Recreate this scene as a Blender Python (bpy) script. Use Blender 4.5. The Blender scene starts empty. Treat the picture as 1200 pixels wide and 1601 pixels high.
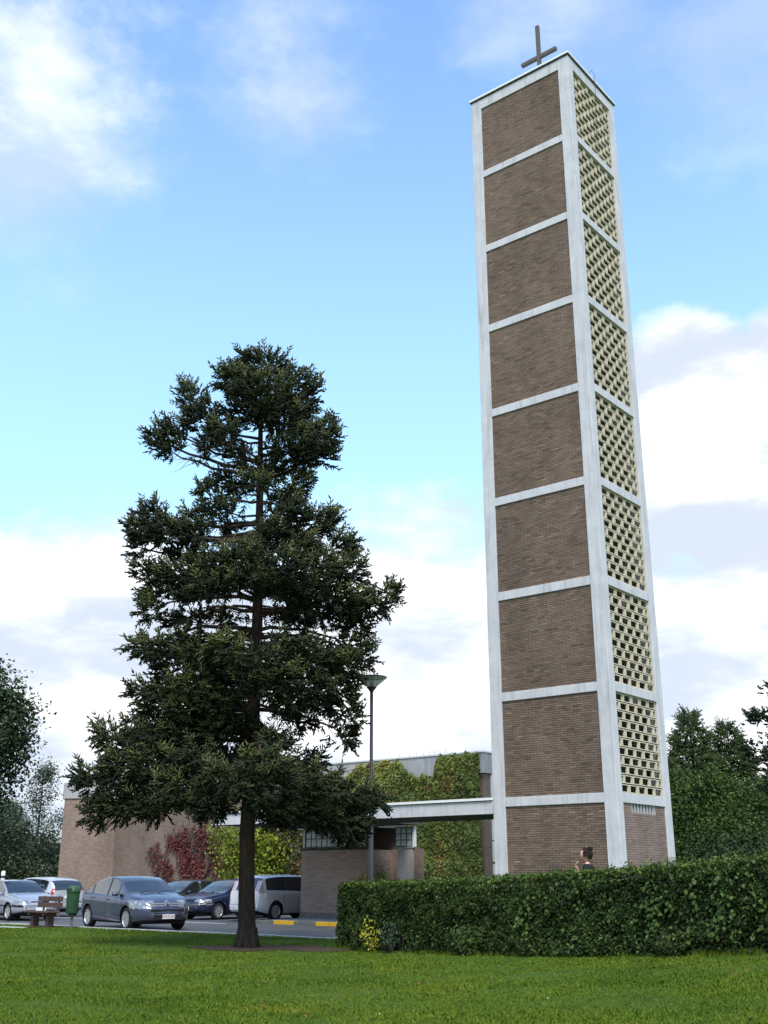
import bpy, bmesh, math, random
import numpy as np
from mathutils import Vector, Matrix, Quaternion
R = math.radians
rng = np.random.default_rng(7)
random.seed(7)
scene = bpy.context.scene
col = scene.collection

# ------------------------------------------------------------------ camera
EYE = 1.5
cam_d = bpy.data.cameras.new('camera')
cam = bpy.data.objects.new('camera', cam_d)
col.objects.link(cam)
cam.location = (0, 0, EYE)
cam.rotation_euler = (R(90 + 18.72), 0, 0)
cam_d.sensor_fit = 'VERTICAL'
cam_d.sensor_height = 36.0
cam_d.lens = 1684.6 / 1601 * 36.0
cam_d.clip_end = 6000
scene.camera = cam
scene.render.resolution_x, scene.render.resolution_y = 768, 1024
scene.cycles.use_denoising = True
scene.cycles.max_bounces = 8
scene.cycles.transparent_max_bounces = 16

# ------------------------------------------------------------------ sun + sky
SUN_EL, SUN_AZ = R(54), R(176)       # azimuth clockwise from +Y
sun_dir = Vector((math.sin(SUN_AZ) * math.cos(SUN_EL), math.cos(SUN_AZ) * math.cos(SUN_EL), math.sin(SUN_EL)))
sd = bpy.data.lights.new('sun', 'SUN')
sd.energy = 3.2
sd.angle = R(25)
sd.color = (1.0, 0.95, 0.87)
sun = bpy.data.objects.new('sun', sd)
col.objects.link(sun)
sun.rotation_euler = sun_dir.to_track_quat('Z', 'Y').to_euler()

world = bpy.data.worlds.new('World')
scene.world = world
world.use_nodes = True
wt = world.node_tree
wt.nodes.clear()
def wn(t, **kw):
    n = wt.nodes.new(t)
    for k, v in kw.items():
        setattr(n, k, v)
    return n
def wl(a, b):
    wt.links.new(a, b)
def wmath(op, a, b=None, c=None, clamp=False):
    n = wn('ShaderNodeMath', operation=op, use_clamp=clamp)
    for i, v in enumerate((a, b, c)):
        if v is None:
            continue
        if isinstance(v, (int, float)):
            n.inputs[i].default_value = v
        else:
            wl(v, n.inputs[i])
    return n.outputs[0]
def wrange(v, a, b, c=0.0, d=1.0):
    n = wn('ShaderNodeMapRange', interpolation_type='SMOOTHSTEP')
    wl(v, n.inputs[0])
    for i, x in enumerate((a, b, c, d)):
        n.inputs[i + 1].default_value = x
    return n.outputs[0]
sky = wn('ShaderNodeTexSky', sky_type='NISHITA')
sky.sun_disc = False
sky.sun_elevation = SUN_EL
sky.sun_rotation = SUN_AZ
sky.air_density = 1.0
sky.dust_density = 0.6
sky.ozone_density = 1.6
tc = wn('ShaderNodeTexCoord')
sep = wn('ShaderNodeSeparateXYZ')
wl(tc.outputs['Generated'], sep.inputs[0])
zc = sep.outputs[2]
def wnoise(scale, detail=6.0, rough=0.55, zs=2.0, off=(0, 0, 0)):
    mp = wn('ShaderNodeMapping')
    mp.inputs['Scale'].default_value = (1, 1, zs)
    mp.inputs['Location'].default_value = off
    wl(tc.outputs['Generated'], mp.inputs[0])
    n = wn('ShaderNodeTexNoise')
    n.inputs['Scale'].default_value = scale
    n.inputs['Detail'].default_value = detail
    n.inputs['Roughness'].default_value = rough
    wl(mp.outputs[0], n.inputs['Vector'])
    return n.outputs['Fac']
n_big = wnoise(3.2, 8, 0.6, 1.6, (3.1, 1.7, 0.4))
n_fine = wnoise(11.0, 9, 0.62, 1.3, (0.3, 5.1, 2.2))
n_edge = wmath('SUBTRACT', wmath('ADD', wmath('MULTIPLY', n_big, 0.5), wmath('MULTIPLY', n_fine, 0.5)), 0.5)
def blob(d, r, soft, amp, k=0.30):
    """a cloud standing in direction d, angular radius r, ragged by noise"""
    vm = wn('ShaderNodeVectorMath', operation='DISTANCE')
    wl(tc.outputs['Generated'], vm.inputs[0])
    vm.inputs[1].default_value = d
    dist = wmath('MULTIPLY_ADD', n_edge, -k, vm.outputs['Value'])
    return wrange(dist, r + soft, r - soft, 0.0, amp)
masks = []
# low bank of cloud round the horizon
bank = wmath('MULTIPLY_ADD', n_edge, 0.42, wmath('MULTIPLY', zc, -1.0))
masks.append(wrange(bank, -0.335, -0.235, 0.0, 0.97))
# the cumulus to the right, the wisps overhead
masks.append(blob((0.37, 0.85, 0.380), 0.098, 0.010, 1.0, 0.09))
masks.append(blob((0.275, 0.873, 0.395), 0.084, 0.010, 1.0, 0.09))
masks.append(blob((0.325, 0.885, 0.345), 0.105, 0.012, 1.0, 0.14))
masks.append(blob((-0.285, 0.735, 0.612), 0.075, 0.065, 0.68, 0.42))
masks.append(blob((-0.31, 0.77, 0.565), 0.045, 0.065, 0.38, 0.40))
masks.append(blob((-0.072, 0.768, 0.634), 0.040, 0.06, 0.52, 0.36))
masks.append(blob((-0.085, 0.735, 0.675), 0.03, 0.06, 0.40, 0.40))
masks.append(blob((0.15, 0.70, 0.70), 0.05, 0.07, 0.45, 0.40))
masks.append(blob((0.30, 0.69, 0.65), 0.06, 0.07, 0.45, 0.40))
# scattered cloud over the rest of the sky
scat = wnoise(2.3, 9, 0.62, 2.2, (7.7, 2.2, 5.0))
up = wrange(wmath('SUBTRACT', 1.0, sep.outputs[1]), 0.32, 0.75)
masks.append(wmath('MULTIPLY', wrange(scat, 0.50, 0.66, 0.0, 0.8), up))
m = masks[0]
for k in masks[1:]:
    m = wmath('MAXIMUM', m, k)
# haze brightening towards the horizon, then cloud colour with grey undersides
haze = wn('ShaderNodeMixRGB')
wl(wrange(zc, 0.72, 0.24, 0.0, 0.62), haze.inputs[0])
tint = wn('ShaderNodeMixRGB', blend_type='MULTIPLY')
tint.inputs[0].default_value = 1.0
wl(sky.outputs[0], tint.inputs[1])
tint.inputs[2].default_value = (2.45, 2.75, 2.85, 1)
wl(tint.outputs[0], haze.inputs[1])
haze.inputs[2].default_value = (4.3, 7.2, 9.2, 1)
cramp = wn('ShaderNodeMixRGB')
wl(wrange(wnoise(5.0, 6, 0.55, 2.6, (1.3, 0.2, 8.1)), 0.40, 0.62), cramp.inputs[0])
cramp.inputs[1].default_value = (5.3, 5.9, 6.9, 1)
cramp.inputs[2].default_value = (9.6, 9.6, 9.7, 1)
cmix = wn('ShaderNodeMixRGB')
wl(m, cmix.inputs[0])
wl(haze.outputs[0], cmix.inputs[1])
wl(cramp.outputs[0], cmix.inputs[2])
bg = wn('ShaderNodeBackground')
bg.inputs[1].default_value = 0.105
wl(cmix.outputs[0], bg.inputs[0])
wo = wn('ShaderNodeOutputWorld')
wl(bg.outputs[0], wo.inputs[0])

vs = scene.view_settings
vs.view_transform = 'Standard'
vs.look = 'None'
vs.gamma = 1.0
vs.exposure = 0.43
vs.use_curve_mapping = False

# ------------------------------------------------------------------ materials
def mat(name, build=None, rough=0.8, spec=0.3, base=(0.5, 0.5, 0.5), metallic=0.0, coat=0.0, **kw):
    m = bpy.data.materials.new(name)
    m.use_nodes = True
    nt = m.node_tree
    b = nt.nodes['Principled BSDF']
    b.inputs['Base Color'].default_value = (*base, 1)
    b.inputs['Roughness'].default_value = rough
    b.inputs['Specular IOR Level'].default_value = spec
    b.inputs['Metallic'].default_value = metallic
    b.inputs['Coat Weight'].default_value = coat
    for k, v in kw.items():
        b.inputs[k].default_value = v
    if build:
        build(nt, b)
    return m
def N(nt, t, **kw):
    n = nt.nodes.new(t)
    for k, v in kw.items():
        setattr(n, k, v)
    return n
def coords(nt, scale=(1, 1, 1), kind='Object'):
    t = N(nt, 'ShaderNodeTexCoord')
    mp = N(nt, 'ShaderNodeMapping')
    mp.inputs['Scale'].default_value = scale
    nt.links.new(t.outputs[kind], mp.inputs[0])
    return mp.outputs[0]
def noise(nt, vec, scale, detail=5, rough=0.6):
    n = N(nt, 'ShaderNodeTexNoise')
    n.inputs['Scale'].default_value = scale
    n.inputs['Detail'].default_value = detail
    n.inputs['Roughness'].default_value = rough
    if vec is not None:
        nt.links.new(vec, n.inputs['Vector'])
    return n.outputs['Fac']
def ramp(nt, fac, stops):
    r = N(nt, 'ShaderNodeValToRGB')
    e = r.color_ramp.elements
    while len(e) < len(stops):
        e.new(0.5)
    for i, (p, c) in enumerate(stops):
        e[i].position = p
        e[i].color = (*c, 1)
    nt.links.new(fac, r.inputs[0])
    return r.outputs[0]
def mixc(nt, fac, a, b, mode='MIX'):
    n = N(nt, 'ShaderNodeMixRGB', blend_type=mode)
    for i, v in enumerate((fac, a, b)):
        if isinstance(v, (int, float)):
            n.inputs[i].default_value = v
        elif isinstance(v, tuple):
            n.inputs[i].default_value = (*v, 1)
        else:
            nt.links.new(v, n.inputs[i])
    return n.outputs[0]
def attr(nt, name='tint'):
    a = N(nt, 'ShaderNodeAttribute', attribute_name=name)
    return a.outputs['Fac']
def bump(nt, b, h, strength=0.3, dist=0.02):
    n = N(nt, 'ShaderNodeBump')
    n.inputs['Strength'].default_value = strength
    n.inputs['Distance'].default_value = dist
    nt.links.new(h, n.inputs['Height'])
    nt.links.new(n.outputs[0], b.inputs['Normal'])
def g(v):
    return (v, v, v)
def scale3(c, s):
    return tuple(x * s for x in c)

def brick_mat(name, cols, mortar=False, stain=0.2):
    def f(nt, b):
        c = ramp(nt, attr(nt), cols)
        o = coords(nt)
        big = noise(nt, coords(nt, (1, 1, 0.45)), 0.9, 4)
        st = ramp(nt, big, [(0.35, g(1 - stain)), (0.65, g(1.08))])
        c = mixc(nt, 1.0, c, st, 'MULTIPLY')
        fn = noise(nt, o, 60, 4)
        c = mixc(nt, 1.0, c, ramp(nt, fn, [(0.3, g(0.82)), (0.7, g(1.12))]), 'MULTIPLY')
        nt.links.new(c, b.inputs['Base Color'])
        bump(nt, b, fn, 0.4, 0.004)
    return mat(name, f, 0.9, 0.2)
M = {}
M['tower_brick'] = brick_mat('tower_brick', [(0, (0.11, 0.080, 0.064)), (0.3, (0.165, 0.120, 0.092)), (0.6, (0.21, 0.152, 0.112)),
                                            (0.85, (0.195, 0.153, 0.13)), (1.0, (0.29, 0.19, 0.125))])
M['foot_brick'] = brick_mat('foot_brick', [(0, (0.17, 0.125, 0.108)), (0.35, (0.235, 0.172, 0.148)), (0.7, (0.275, 0.205, 0.175)), (1.0, (0.21, 0.165, 0.15))])
M['pale_brick'] = brick_mat('pale_brick', [(0, (0.30, 0.225, 0.185)), (0.35, (0.40, 0.305, 0.25)), (0.7, (0.46, 0.36, 0.30)), (1.0, (0.36, 0.295, 0.26))])
M['mortar'] = mat('mortar', lambda nt, b: nt.links.new(ramp(nt, noise(nt, coords(nt), 30), [(0.3, (0.07, 0.058, 0.05)), (0.7, (0.115, 0.098, 0.086))]), b.inputs['Base Color']), 0.95, 0.1)
M['pale_mortar'] = mat('pale_mortar', lambda nt, b: nt.links.new(ramp(nt, noise(nt, coords(nt), 30), [(0.3, (0.19, 0.17, 0.15)), (0.7, (0.26, 0.235, 0.21))]), b.inputs['Base Color']), 0.95, 0.1)
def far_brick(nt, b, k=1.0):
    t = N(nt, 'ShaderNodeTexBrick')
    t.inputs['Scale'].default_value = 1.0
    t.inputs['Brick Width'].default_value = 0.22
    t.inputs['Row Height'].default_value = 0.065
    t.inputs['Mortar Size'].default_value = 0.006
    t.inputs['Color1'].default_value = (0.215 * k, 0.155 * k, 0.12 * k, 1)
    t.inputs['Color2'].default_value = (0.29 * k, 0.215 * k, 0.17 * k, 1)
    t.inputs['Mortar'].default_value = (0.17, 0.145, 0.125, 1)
    tcn = N(nt, 'ShaderNodeTexCoord')
    s = N(nt, 'ShaderNodeSeparateXYZ')
    nt.links.new(tcn.outputs['Object'], s.inputs[0])
    a = N(nt, 'ShaderNodeMath', operation='ADD')
    nt.links.new(s.outputs[0], a.inputs[0])
    nt.links.new(s.outputs[1], a.inputs[1])
    c = N(nt, 'ShaderNodeCombineXYZ')
    nt.links.new(a.outputs[0], c.inputs[0])
    nt.links.new(s.outputs[2], c.inputs[1])
    nt.links.new(c.outputs[0], t.inputs['Vector'])
    st = ramp(nt, noise(nt, coords(nt, (1, 1, 0.5)), 0.5, 5), [(0.35, g(0.78)), (0.65, g(1.1))])
    cc = mixc(nt, 1.0, t.outputs[0], st, 'MULTIPLY')
    nt.links.new(cc, b.inputs['Base Color'])
    bump(nt, b, t.outputs[1], -0.4, 0.006)
M['far_brick'] = mat('far_brick', far_brick, 0.92, 0.2)
M['shaded_brick'] = mat('shaded_brick', lambda nt, b: far_brick(nt, b, 0.78), 0.92, 0.2)  # far_brick darkened: shade on the hall and recess walls put into the colour
def concrete(lo, hi, streak=0.15):
    def f(nt, b):
        c = ramp(nt, noise(nt, coords(nt), 2.2, 7, 0.65), [(0.3, lo), (0.7, hi)])
        s = noise(nt, coords(nt, (6, 6, 0.35)), 1.6, 5)
        c = mixc(nt, 1.0, c, ramp(nt, s, [(0.28, g(1 - streak)), (0.5, g(1.0))]), 'MULTIPLY')
        sp = noise(nt, coords(nt), 18, 3, 0.7)
        c = mixc(nt, 1.0, c, ramp(nt, sp, [(0.24, g(0.75)), (0.34, g(1.0))]), 'MULTIPLY')
        nt.links.new(c, b.inputs['Base Color'])
        bump(nt, b, noise(nt, coords(nt), 45, 4), 0.25, 0.004)
    return f
M['white_concrete'] = mat('white_concrete', concrete((0.46, 0.462, 0.475), (0.575, 0.575, 0.585), 0.24), 0.8, 0.25)
M['grey_concrete'] = mat('grey_concrete', concrete((0.33, 0.33, 0.325), (0.42, 0.42, 0.41), 0.3), 0.85, 0.2)
M['dark_kerb'] = mat('dark_kerb', concrete((0.13, 0.125, 0.12), (0.20, 0.195, 0.185), 0.3), 0.9, 0.2)
M['pale_kerb'] = mat('pale_kerb', concrete((0.45, 0.45, 0.44), (0.58, 0.58, 0.57), 0.3), 0.85, 0.2)
M['yellow_paint'] = mat('yellow_paint', concrete((0.62, 0.34, 0.02), (0.75, 0.45, 0.03), 0.25), 0.6, 0.3)
M['lattice'] = mat('lattice', concrete((0.48, 0.435, 0.32), (0.64, 0.59, 0.455), 0.25), 0.85, 0.2)
M['aluminium'] = mat('aluminium', None, 0.35, 0.5, (0.75, 0.76, 0.76), 0.6)
M['white_paint'] = mat('white_paint', None, 0.5, 0.4, (0.75, 0.75, 0.74))
M['dark_trim'] = mat('dark_trim', None, 0.6, 0.3, (0.03, 0.03, 0.032))
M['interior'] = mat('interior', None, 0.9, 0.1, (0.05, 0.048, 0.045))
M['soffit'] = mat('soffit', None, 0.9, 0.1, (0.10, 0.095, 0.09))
M['window'] = mat('window', None, 0.06, 0.6, (0.015, 0.018, 0.02))
def cross_m(nt, b):
    nt.links.new(ramp(nt, noise(nt, coords(nt, (4, 4, 1)), 5), [(0.3, (0.07, 0.065, 0.06)), (0.7, (0.14, 0.125, 0.115))]), b.inputs['Base Color'])
M['weathered_wood'] = mat('weathered_wood', cross_m, 0.8, 0.2)
def gb(nt, b):
    nt.links.new(ramp(nt, noise(nt, coords(nt), 5), [(0.35, (0.22, 0.28, 0.31)), (0.65, (0.50, 0.56, 0.60))]), b.inputs['Base Color'])
    bump(nt, b, noise(nt, coords(nt), 9, 2), 0.5, 0.02)
M['glass_block'] = mat('glass_block', gb, 0.12, 0.6)
def gbd(nt, b):
    nt.links.new(ramp(nt, noise(nt, coords(nt), 5), [(0.35, (0.05, 0.055, 0.055)), (0.65, (0.10, 0.105, 0.105))]), b.inputs['Base Color'])
M['glass_block_dim'] = mat('glass_block_dim', gbd, 0.2, 0.5)
def asphalt(nt, b):
    c = ramp(nt, noise(nt, coords(nt), 0.7, 6), [(0.3, (0.058, 0.060, 0.063)), (0.7, (0.095, 0.097, 0.10))])
    s = noise(nt, coords(nt), 90, 3)
    c = mixc(nt, 1.0, c, ramp(nt, s, [(0.3, g(0.75)), (0.7, g(1.3))]), 'MULTIPLY')
    nt.links.new(c, b.inputs['Base Color'])
    bump(nt, b, s, 0.4, 0.006)
M['asphalt'] = mat('asphalt', asphalt, 0.75, 0.35)
def roadpaint(nt, b):
    c = ramp(nt, noise(nt, coords(nt), 14, 6, 0.7), [(0.32, (0.25, 0.25, 0.25)), (0.5, (0.66, 0.66, 0.66))])
    nt.links.new(c, b.inputs['Base Color'])
M['road_paint'] = mat('road_paint', roadpaint, 0.7, 0.3)
def lawn(nt, b):
    o = coords(nt)
    c = ramp(nt, noise(nt, o, 0.45, 6, 0.65), [(0.3, (0.045, 0.085, 0.012)), (0.5, (0.062, 0.11, 0.015)), (0.72, (0.095, 0.135, 0.022))])
    f2 = noise(nt, o, 55, 5, 0.7)
    c = mixc(nt, 1.0, c, ramp(nt, f2, [(0.3, g(0.5)), (0.7, g(1.4))]), 'MULTIPLY')
    nt.links.new(c, b.inputs['Base Color'])
    bump(nt, b, f2, 0.8, 0.03)
M['lawn'] = mat('lawn', lawn, 0.9, 0.1)
def blade(nt, b):
    o = coords(nt)
    c = ramp(nt, attr(nt), [(0, (0.054, 0.094, 0.012)), (0.5, (0.086, 0.136, 0.017)), (0.9, (0.13, 0.172, 0.024)), (1.0, (0.20, 0.18, 0.055))])
    c = mixc(nt, 1.0, c, ramp(nt, noise(nt, o, 0.5, 6, 0.65), [(0.3, (0.66, 0.76, 0.76)), (0.5, g(1.0)), (0.72, (1.45, 1.14, 1.0))]), 'MULTIPLY')
    c = mixc(nt, 1.0, c, ramp(nt, noise(nt, o, 2.6, 6, 0.7), [(0.3, (0.78, 0.84, 0.8)), (0.55, g(1.0)), (0.78, (1.30, 1.12, 1.0))]), 'MULTIPLY')
    nt.links.new(c, b.inputs['Base Color'])
M['grass'] = mat('grass', blade, 0.9, 0.0)
M['soil'] = mat('soil', lambda nt, b: (nt.links.new(ramp(nt, noise(nt, coords(nt), 9, 7, 0.7), [(0.3, (0.035, 0.025, 0.018)), (0.7, (0.085, 0.06, 0.043))]), b.inputs['Base Color']), bump(nt, b, noise(nt, coords(nt), 20, 6), 0.8, 0.04)), 0.95, 0.1)

def leaf_mat(name, stops, rough=0.55, spec=0.3, trans=0.0, patch=None):
    def f(nt, b):
        c = ramp(nt, attr(nt), stops)
        if patch:
            c = mixc(nt, 1.0, c, ramp(nt, noise(nt, coords(nt), patch, 4), [(0.3, g(0.7)), (0.7, g(1.25))]), 'MULTIPLY')
        nt.links.new(c, b.inputs['Base Color'])
        if trans:
            tr = N(nt, 'ShaderNodeBsdfTranslucent')
            nt.links.new(c, tr.inputs[0])
            mx = N(nt, 'ShaderNodeMixShader')
            mx.inputs[0].default_value = trans
            out = nt.nodes['Material Output']
            nt.links.new(b.outputs[0], mx.inputs[1])
            nt.links.new(tr.outputs[0], mx.inputs[2])
            nt.links.new(mx.outputs[0], out.inputs[0])
    return mat(name, f, rough, spec)
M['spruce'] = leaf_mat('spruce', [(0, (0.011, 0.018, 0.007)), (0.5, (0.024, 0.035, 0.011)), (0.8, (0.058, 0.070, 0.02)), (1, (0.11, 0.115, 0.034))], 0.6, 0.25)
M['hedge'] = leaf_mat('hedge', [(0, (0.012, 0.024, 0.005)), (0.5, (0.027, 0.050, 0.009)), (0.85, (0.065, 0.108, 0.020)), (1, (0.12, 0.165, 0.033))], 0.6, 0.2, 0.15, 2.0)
M['bindweed'] = leaf_mat('bindweed', [(0, (0.032, 0.068, 0.014)), (1, (0.08, 0.13, 0.028))], 0.55, 0.25, 0.2)
M['ivy'] = leaf_mat('ivy', [(0, (0.06, 0.09, 0.016)), (0.4, (0.14, 0.175, 0.03)), (0.74, (0.27, 0.265, 0.05)), (0.82, (0.25, 0.18, 0.04)), (0.90, (0.26, 0.085, 0.035)), (1, (0.27, 0.04, 0.028))], 0.5, 0.35, 0.15, 1.2)
M['red_creeper'] = leaf_mat('red_creeper', [(0, (0.06, 0.022, 0.018)), (0.6, (0.125, 0.028, 0.027)), (0.85, (0.16, 0.055, 0.03)), (1, (0.10, 0.085, 0.03))], 0.5, 0.3, 0.15, 1.5)
M['mixed_creeper'] = leaf_mat('mixed_creeper', [(0, (0.028, 0.042, 0.012)), (0.4, (0.065, 0.070, 0.018)), (0.65, (0.13, 0.075, 0.024)), (1, (0.17, 0.045, 0.025))], 0.5, 0.3, 0.15, 1.2)
M['yellow_green'] = leaf_mat('yellow_green', [(0, (0.09, 0.13, 0.012)), (0.6, (0.20, 0.25, 0.022)), (1, (0.36, 0.36, 0.04))], 0.5, 0.3, 0.25)
M['yellow_leaf'] = leaf_mat('yellow_leaf', [(0, (0.22, 0.24, 0.02)), (1, (0.48, 0.45, 0.05))], 0.5, 0.3, 0.2)
M['blue_leaf'] = leaf_mat('blue_leaf', [(0, (0.022, 0.05, 0.03)), (1, (0.05, 0.09, 0.055))], 0.5, 0.3, 0.1)
M['dark_tree'] = leaf_mat('dark_tree', [(0, (0.014, 0.028, 0.014)), (0.6, (0.032, 0.055, 0.02)), (1, (0.055, 0.085, 0.03))], 0.65, 0.2, 0.1)
M['silver_tree'] = leaf_mat('silver_tree', [(0, (0.025, 0.042, 0.02)), (0.6, (0.05, 0.075, 0.032)), (1, (0.13, 0.15, 0.10))], 0.5, 0.45, 0.15)
M['mid_tree'] = leaf_mat('mid_tree', [(0, (0.022, 0.046, 0.013)), (0.6, (0.048, 0.085, 0.02)), (1, (0.10, 0.14, 0.034))], 0.7, 0.12, 0.15, 0.45)
M['larch'] = leaf_mat('larch', [(0, (0.025, 0.05, 0.018)), (0.6, (0.048, 0.078, 0.024)), (1, (0.08, 0.10, 0.03))], 0.6, 0.2, 0.1)
def bark(c0, c1):
    def f(nt, b):
        n = noise(nt, coords(nt, (1, 1, 0.25)), 22, 6, 0.7)
        nt.links.new(ramp(nt, n, [(0.3, c0), (0.7, c1)]), b.inputs['Base Color'])
        bump(nt, b, n, 0.9, 0.03)
    return f
M['bark'] = mat('bark', bark((0.014, 0.011, 0.009), (0.050, 0.039, 0.031)), 0.95, 0.1)
M['twig'] = mat('twig', bark((0.03, 0.024, 0.02), (0.07, 0.055, 0.045)), 0.95, 0.1)
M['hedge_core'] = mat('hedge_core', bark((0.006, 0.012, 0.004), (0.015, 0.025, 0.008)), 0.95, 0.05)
M['bench_wood'] = mat('bench_wood', cross_m, 0.7, 0.2)
def brownwood(nt, b):
    nt.links.new(ramp(nt, noise(nt, coords(nt, (1, 6, 6)), 6), [(0.3, (0.055, 0.033, 0.028)), (0.7, (0.10, 0.063, 0.052))]), b.inputs['Base Color'])
M['brown_wood'] = mat('brown_wood', brownwood, 0.6, 0.3)
M['bin_green'] = mat('bin_green', lambda nt, b: nt.links.new(ramp(nt, noise(nt, coords(nt), 6, 6), [(0.3, (0.02, 0.065, 0.028)), (0.7, (0.035, 0.10, 0.042))]), b.inputs['Base Color']), 0.5, 0.4)
M['lamp_metal'] = mat('lamp_metal', None, 0.45, 0.4, (0.055, 0.055, 0.06))
def glassy(nt, b):
    tr = N(nt, 'ShaderNodeBsdfTransparent')
    tr.inputs[0].default_value = (0.82, 0.84, 0.84, 1)
    mx = N(nt, 'ShaderNodeMixShader')
    mx.inputs[0].default_value = 0.62
    nt.links.new(b.outputs[0], mx.inputs[1])
    nt.links.new(tr.outputs[0], mx.inputs[2])
    nt.links.new(mx.outputs[0], nt.nodes['Material Output'].inputs[0])
M['lamp_bowl'] = mat('lamp_bowl', lambda nt, b: glassy(nt, b) or nt.links.new(ramp(nt, noise(nt, coords(nt), 6), [(0.3, (0.58, 0.59, 0.56)), (0.7, (0.78, 0.79, 0.75))]), b.inputs['Base Color']), 0.3, 0.4)

# ------------------------------------------------------------------ mesh helpers
def tag(o, label=None, cat=None, group=None, kind=None):
    if label: o['label'] = label
    if cat: o['category'] = cat
    if group: o['group'] = group
    if kind: o['kind'] = kind
    return o
def link(o, parent=None):
    col.objects.link(o)
    if parent is not None:
        o.parent = parent
    return o
def empty(name, loc=(0, 0, 0), rz=0.0):
    o = bpy.data.objects.new(name, None)
    o.location = loc
    o.rotation_euler = (0, 0, rz)
    o.empty_display_size = 0.3
    return link(o)
class MB:
    def __init__(s):
        s.V, s.F, s.Mi, s.T = [], [], [], []
    def add(s, V, F, m=0, t=0.5):
        n = len(s.V)
        s.V += [tuple(v) for v in V]
        for f in F:
            s.F.append(tuple(i + n for i in f))
            s.Mi.append(m)
            s.T.append(t)
        return s
    def box(s, x0, x1, y0, y1, z0, z1, m=0, t=0.5):
        V = [(x0, y0, z0), (x1, y0, z0), (x1, y1, z0), (x0, y1, z0), (x0, y0, z1), (x1, y0, z1), (x1, y1, z1), (x0, y1, z1)]
        return s.add(V, [(0, 3, 2, 1), (4, 5, 6, 7), (0, 1, 5, 4), (1, 2, 6, 5), (2, 3, 7, 6), (3, 0, 4, 7)], m, t)
    def tube(s, P, rad, n=8, m=0, caps=True, t=0.5):
        P = [Vector(p) for p in P]
        V, F = [], []
        ref = Vector((0.3, 0.9, 0.1))
        for i, p in enumerate(P):
            d = (P[min(i + 1, len(P) - 1)] - P[max(i - 1, 0)])
            if d.length < 1e-9: d = Vector((0, 0, 1))
            d.normalize()
            a = d.cross(ref)
            if a.length < 0.15: a = d.cross(Vector((1, 0, 0)))
            a.normalize()
            b = d.cross(a)
            for k in range(n):
                an = 2 * math.pi * k / n
                V.append(p + (a * math.cos(an) + b * math.sin(an)) * rad[i])
        for i in range(len(P) - 1):
            for k in range(n):
                k2 = (k + 1) % n
                F.append((i * n + k, (i + 1) * n + k, (i + 1) * n + k2, i * n + k2))
        if caps:
            F.append(tuple(range(n)))
            F.append(tuple((len(P) - 1) * n + k for k in range(n - 1, -1, -1)))
        return s.add(V, F, m, t)
    def lathe(s, prof, c=(0, 0, 0), n=20, m=0):
        V, F = [], []
        for r, z in prof:
            for k in range(n):
                a = 2 * math.pi * k / n
                V.append((c[0] + r * math.cos(a), c[1] + r * math.sin(a), c[2] + z))
        for i in range(len(prof) - 1):
            for k in range(n):
                k2 = (k + 1) % n
                F.append((i * n + k, i * n + k2, (i + 1) * n + k2, (i + 1) * n + k))
        if prof[0][0] > 1e-4: F.append(tuple(range(n - 1, -1, -1)))
        if prof[-1][0] > 1e-4: F.append(tuple((len(prof) - 1) * n + k for k in range(n)))
        return s.add(V, F, m)
    def mesh(s, name, mats, smooth=False):
        me = bpy.data.meshes.new(name)
        me.from_pydata(s.V, [], s.F)
        for m in (mats if isinstance(mats, (list, tuple)) else [mats]):
            me.materials.append(m)
        me.polygons.foreach_set('material_index', s.Mi)
        a = me.attributes.new('tint', 'FLOAT', 'FACE')
        a.data.foreach_set('value', s.T)
        if smooth:
            me.polygons.foreach_set('use_smooth', [True] * len(s.F))
        me.update()
        return me
    def build(s, name, mats, parent=None, smooth=False, loc=None, rot=None, bevel=0.0):
        o = bpy.data.objects.new(name, s.mesh(name, mats, smooth))
        link(o, parent)
        if loc is not None: o.location = loc
        if rot is not None: o.rotation_euler = rot
        if bevel:
            md = o.modifiers.new('bevel', 'BEVEL')
            md.width = bevel
            md.segments = 2
            md.limit_method = 'ANGLE'
        return o
def fast_mesh(name, V, F, material, tint=None, parent=None, smooth=False):
    """V (n,3), F (m,k) arrays -> mesh object"""
    V = np.asarray(V, dtype=np.float32)
    F = np.asarray(F, dtype=np.int32)
    me = bpy.data.meshes.new(name)
    k = F.shape[1]
    me.vertices.add(len(V))
    me.vertices.foreach_set('co', V.ravel())
    me.loops.add(F.size)
    me.loops.foreach_set('vertex_index', F.ravel())
    me.polygons.add(len(F))
    me.polygons.foreach_set('loop_start', np.arange(0, F.size, k, dtype=np.int32))
    me.update(calc_edges=True)
    if smooth:
        me.polygons.foreach_set('use_smooth', np.ones(len(F), dtype=bool))
    if tint is not None:
        a = me.attributes.new('tint', 'FLOAT', 'FACE')
        a.data.foreach_set('value', np.asarray(tint, dtype=np.float32))
    me.materials.append(material)
    o = bpy.data.objects.new(name, me)
    return link(o, parent)
def unit(a):
    return a / np.maximum(np.linalg.norm(a, axis=-1, keepdims=True), 1e-9)
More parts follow.
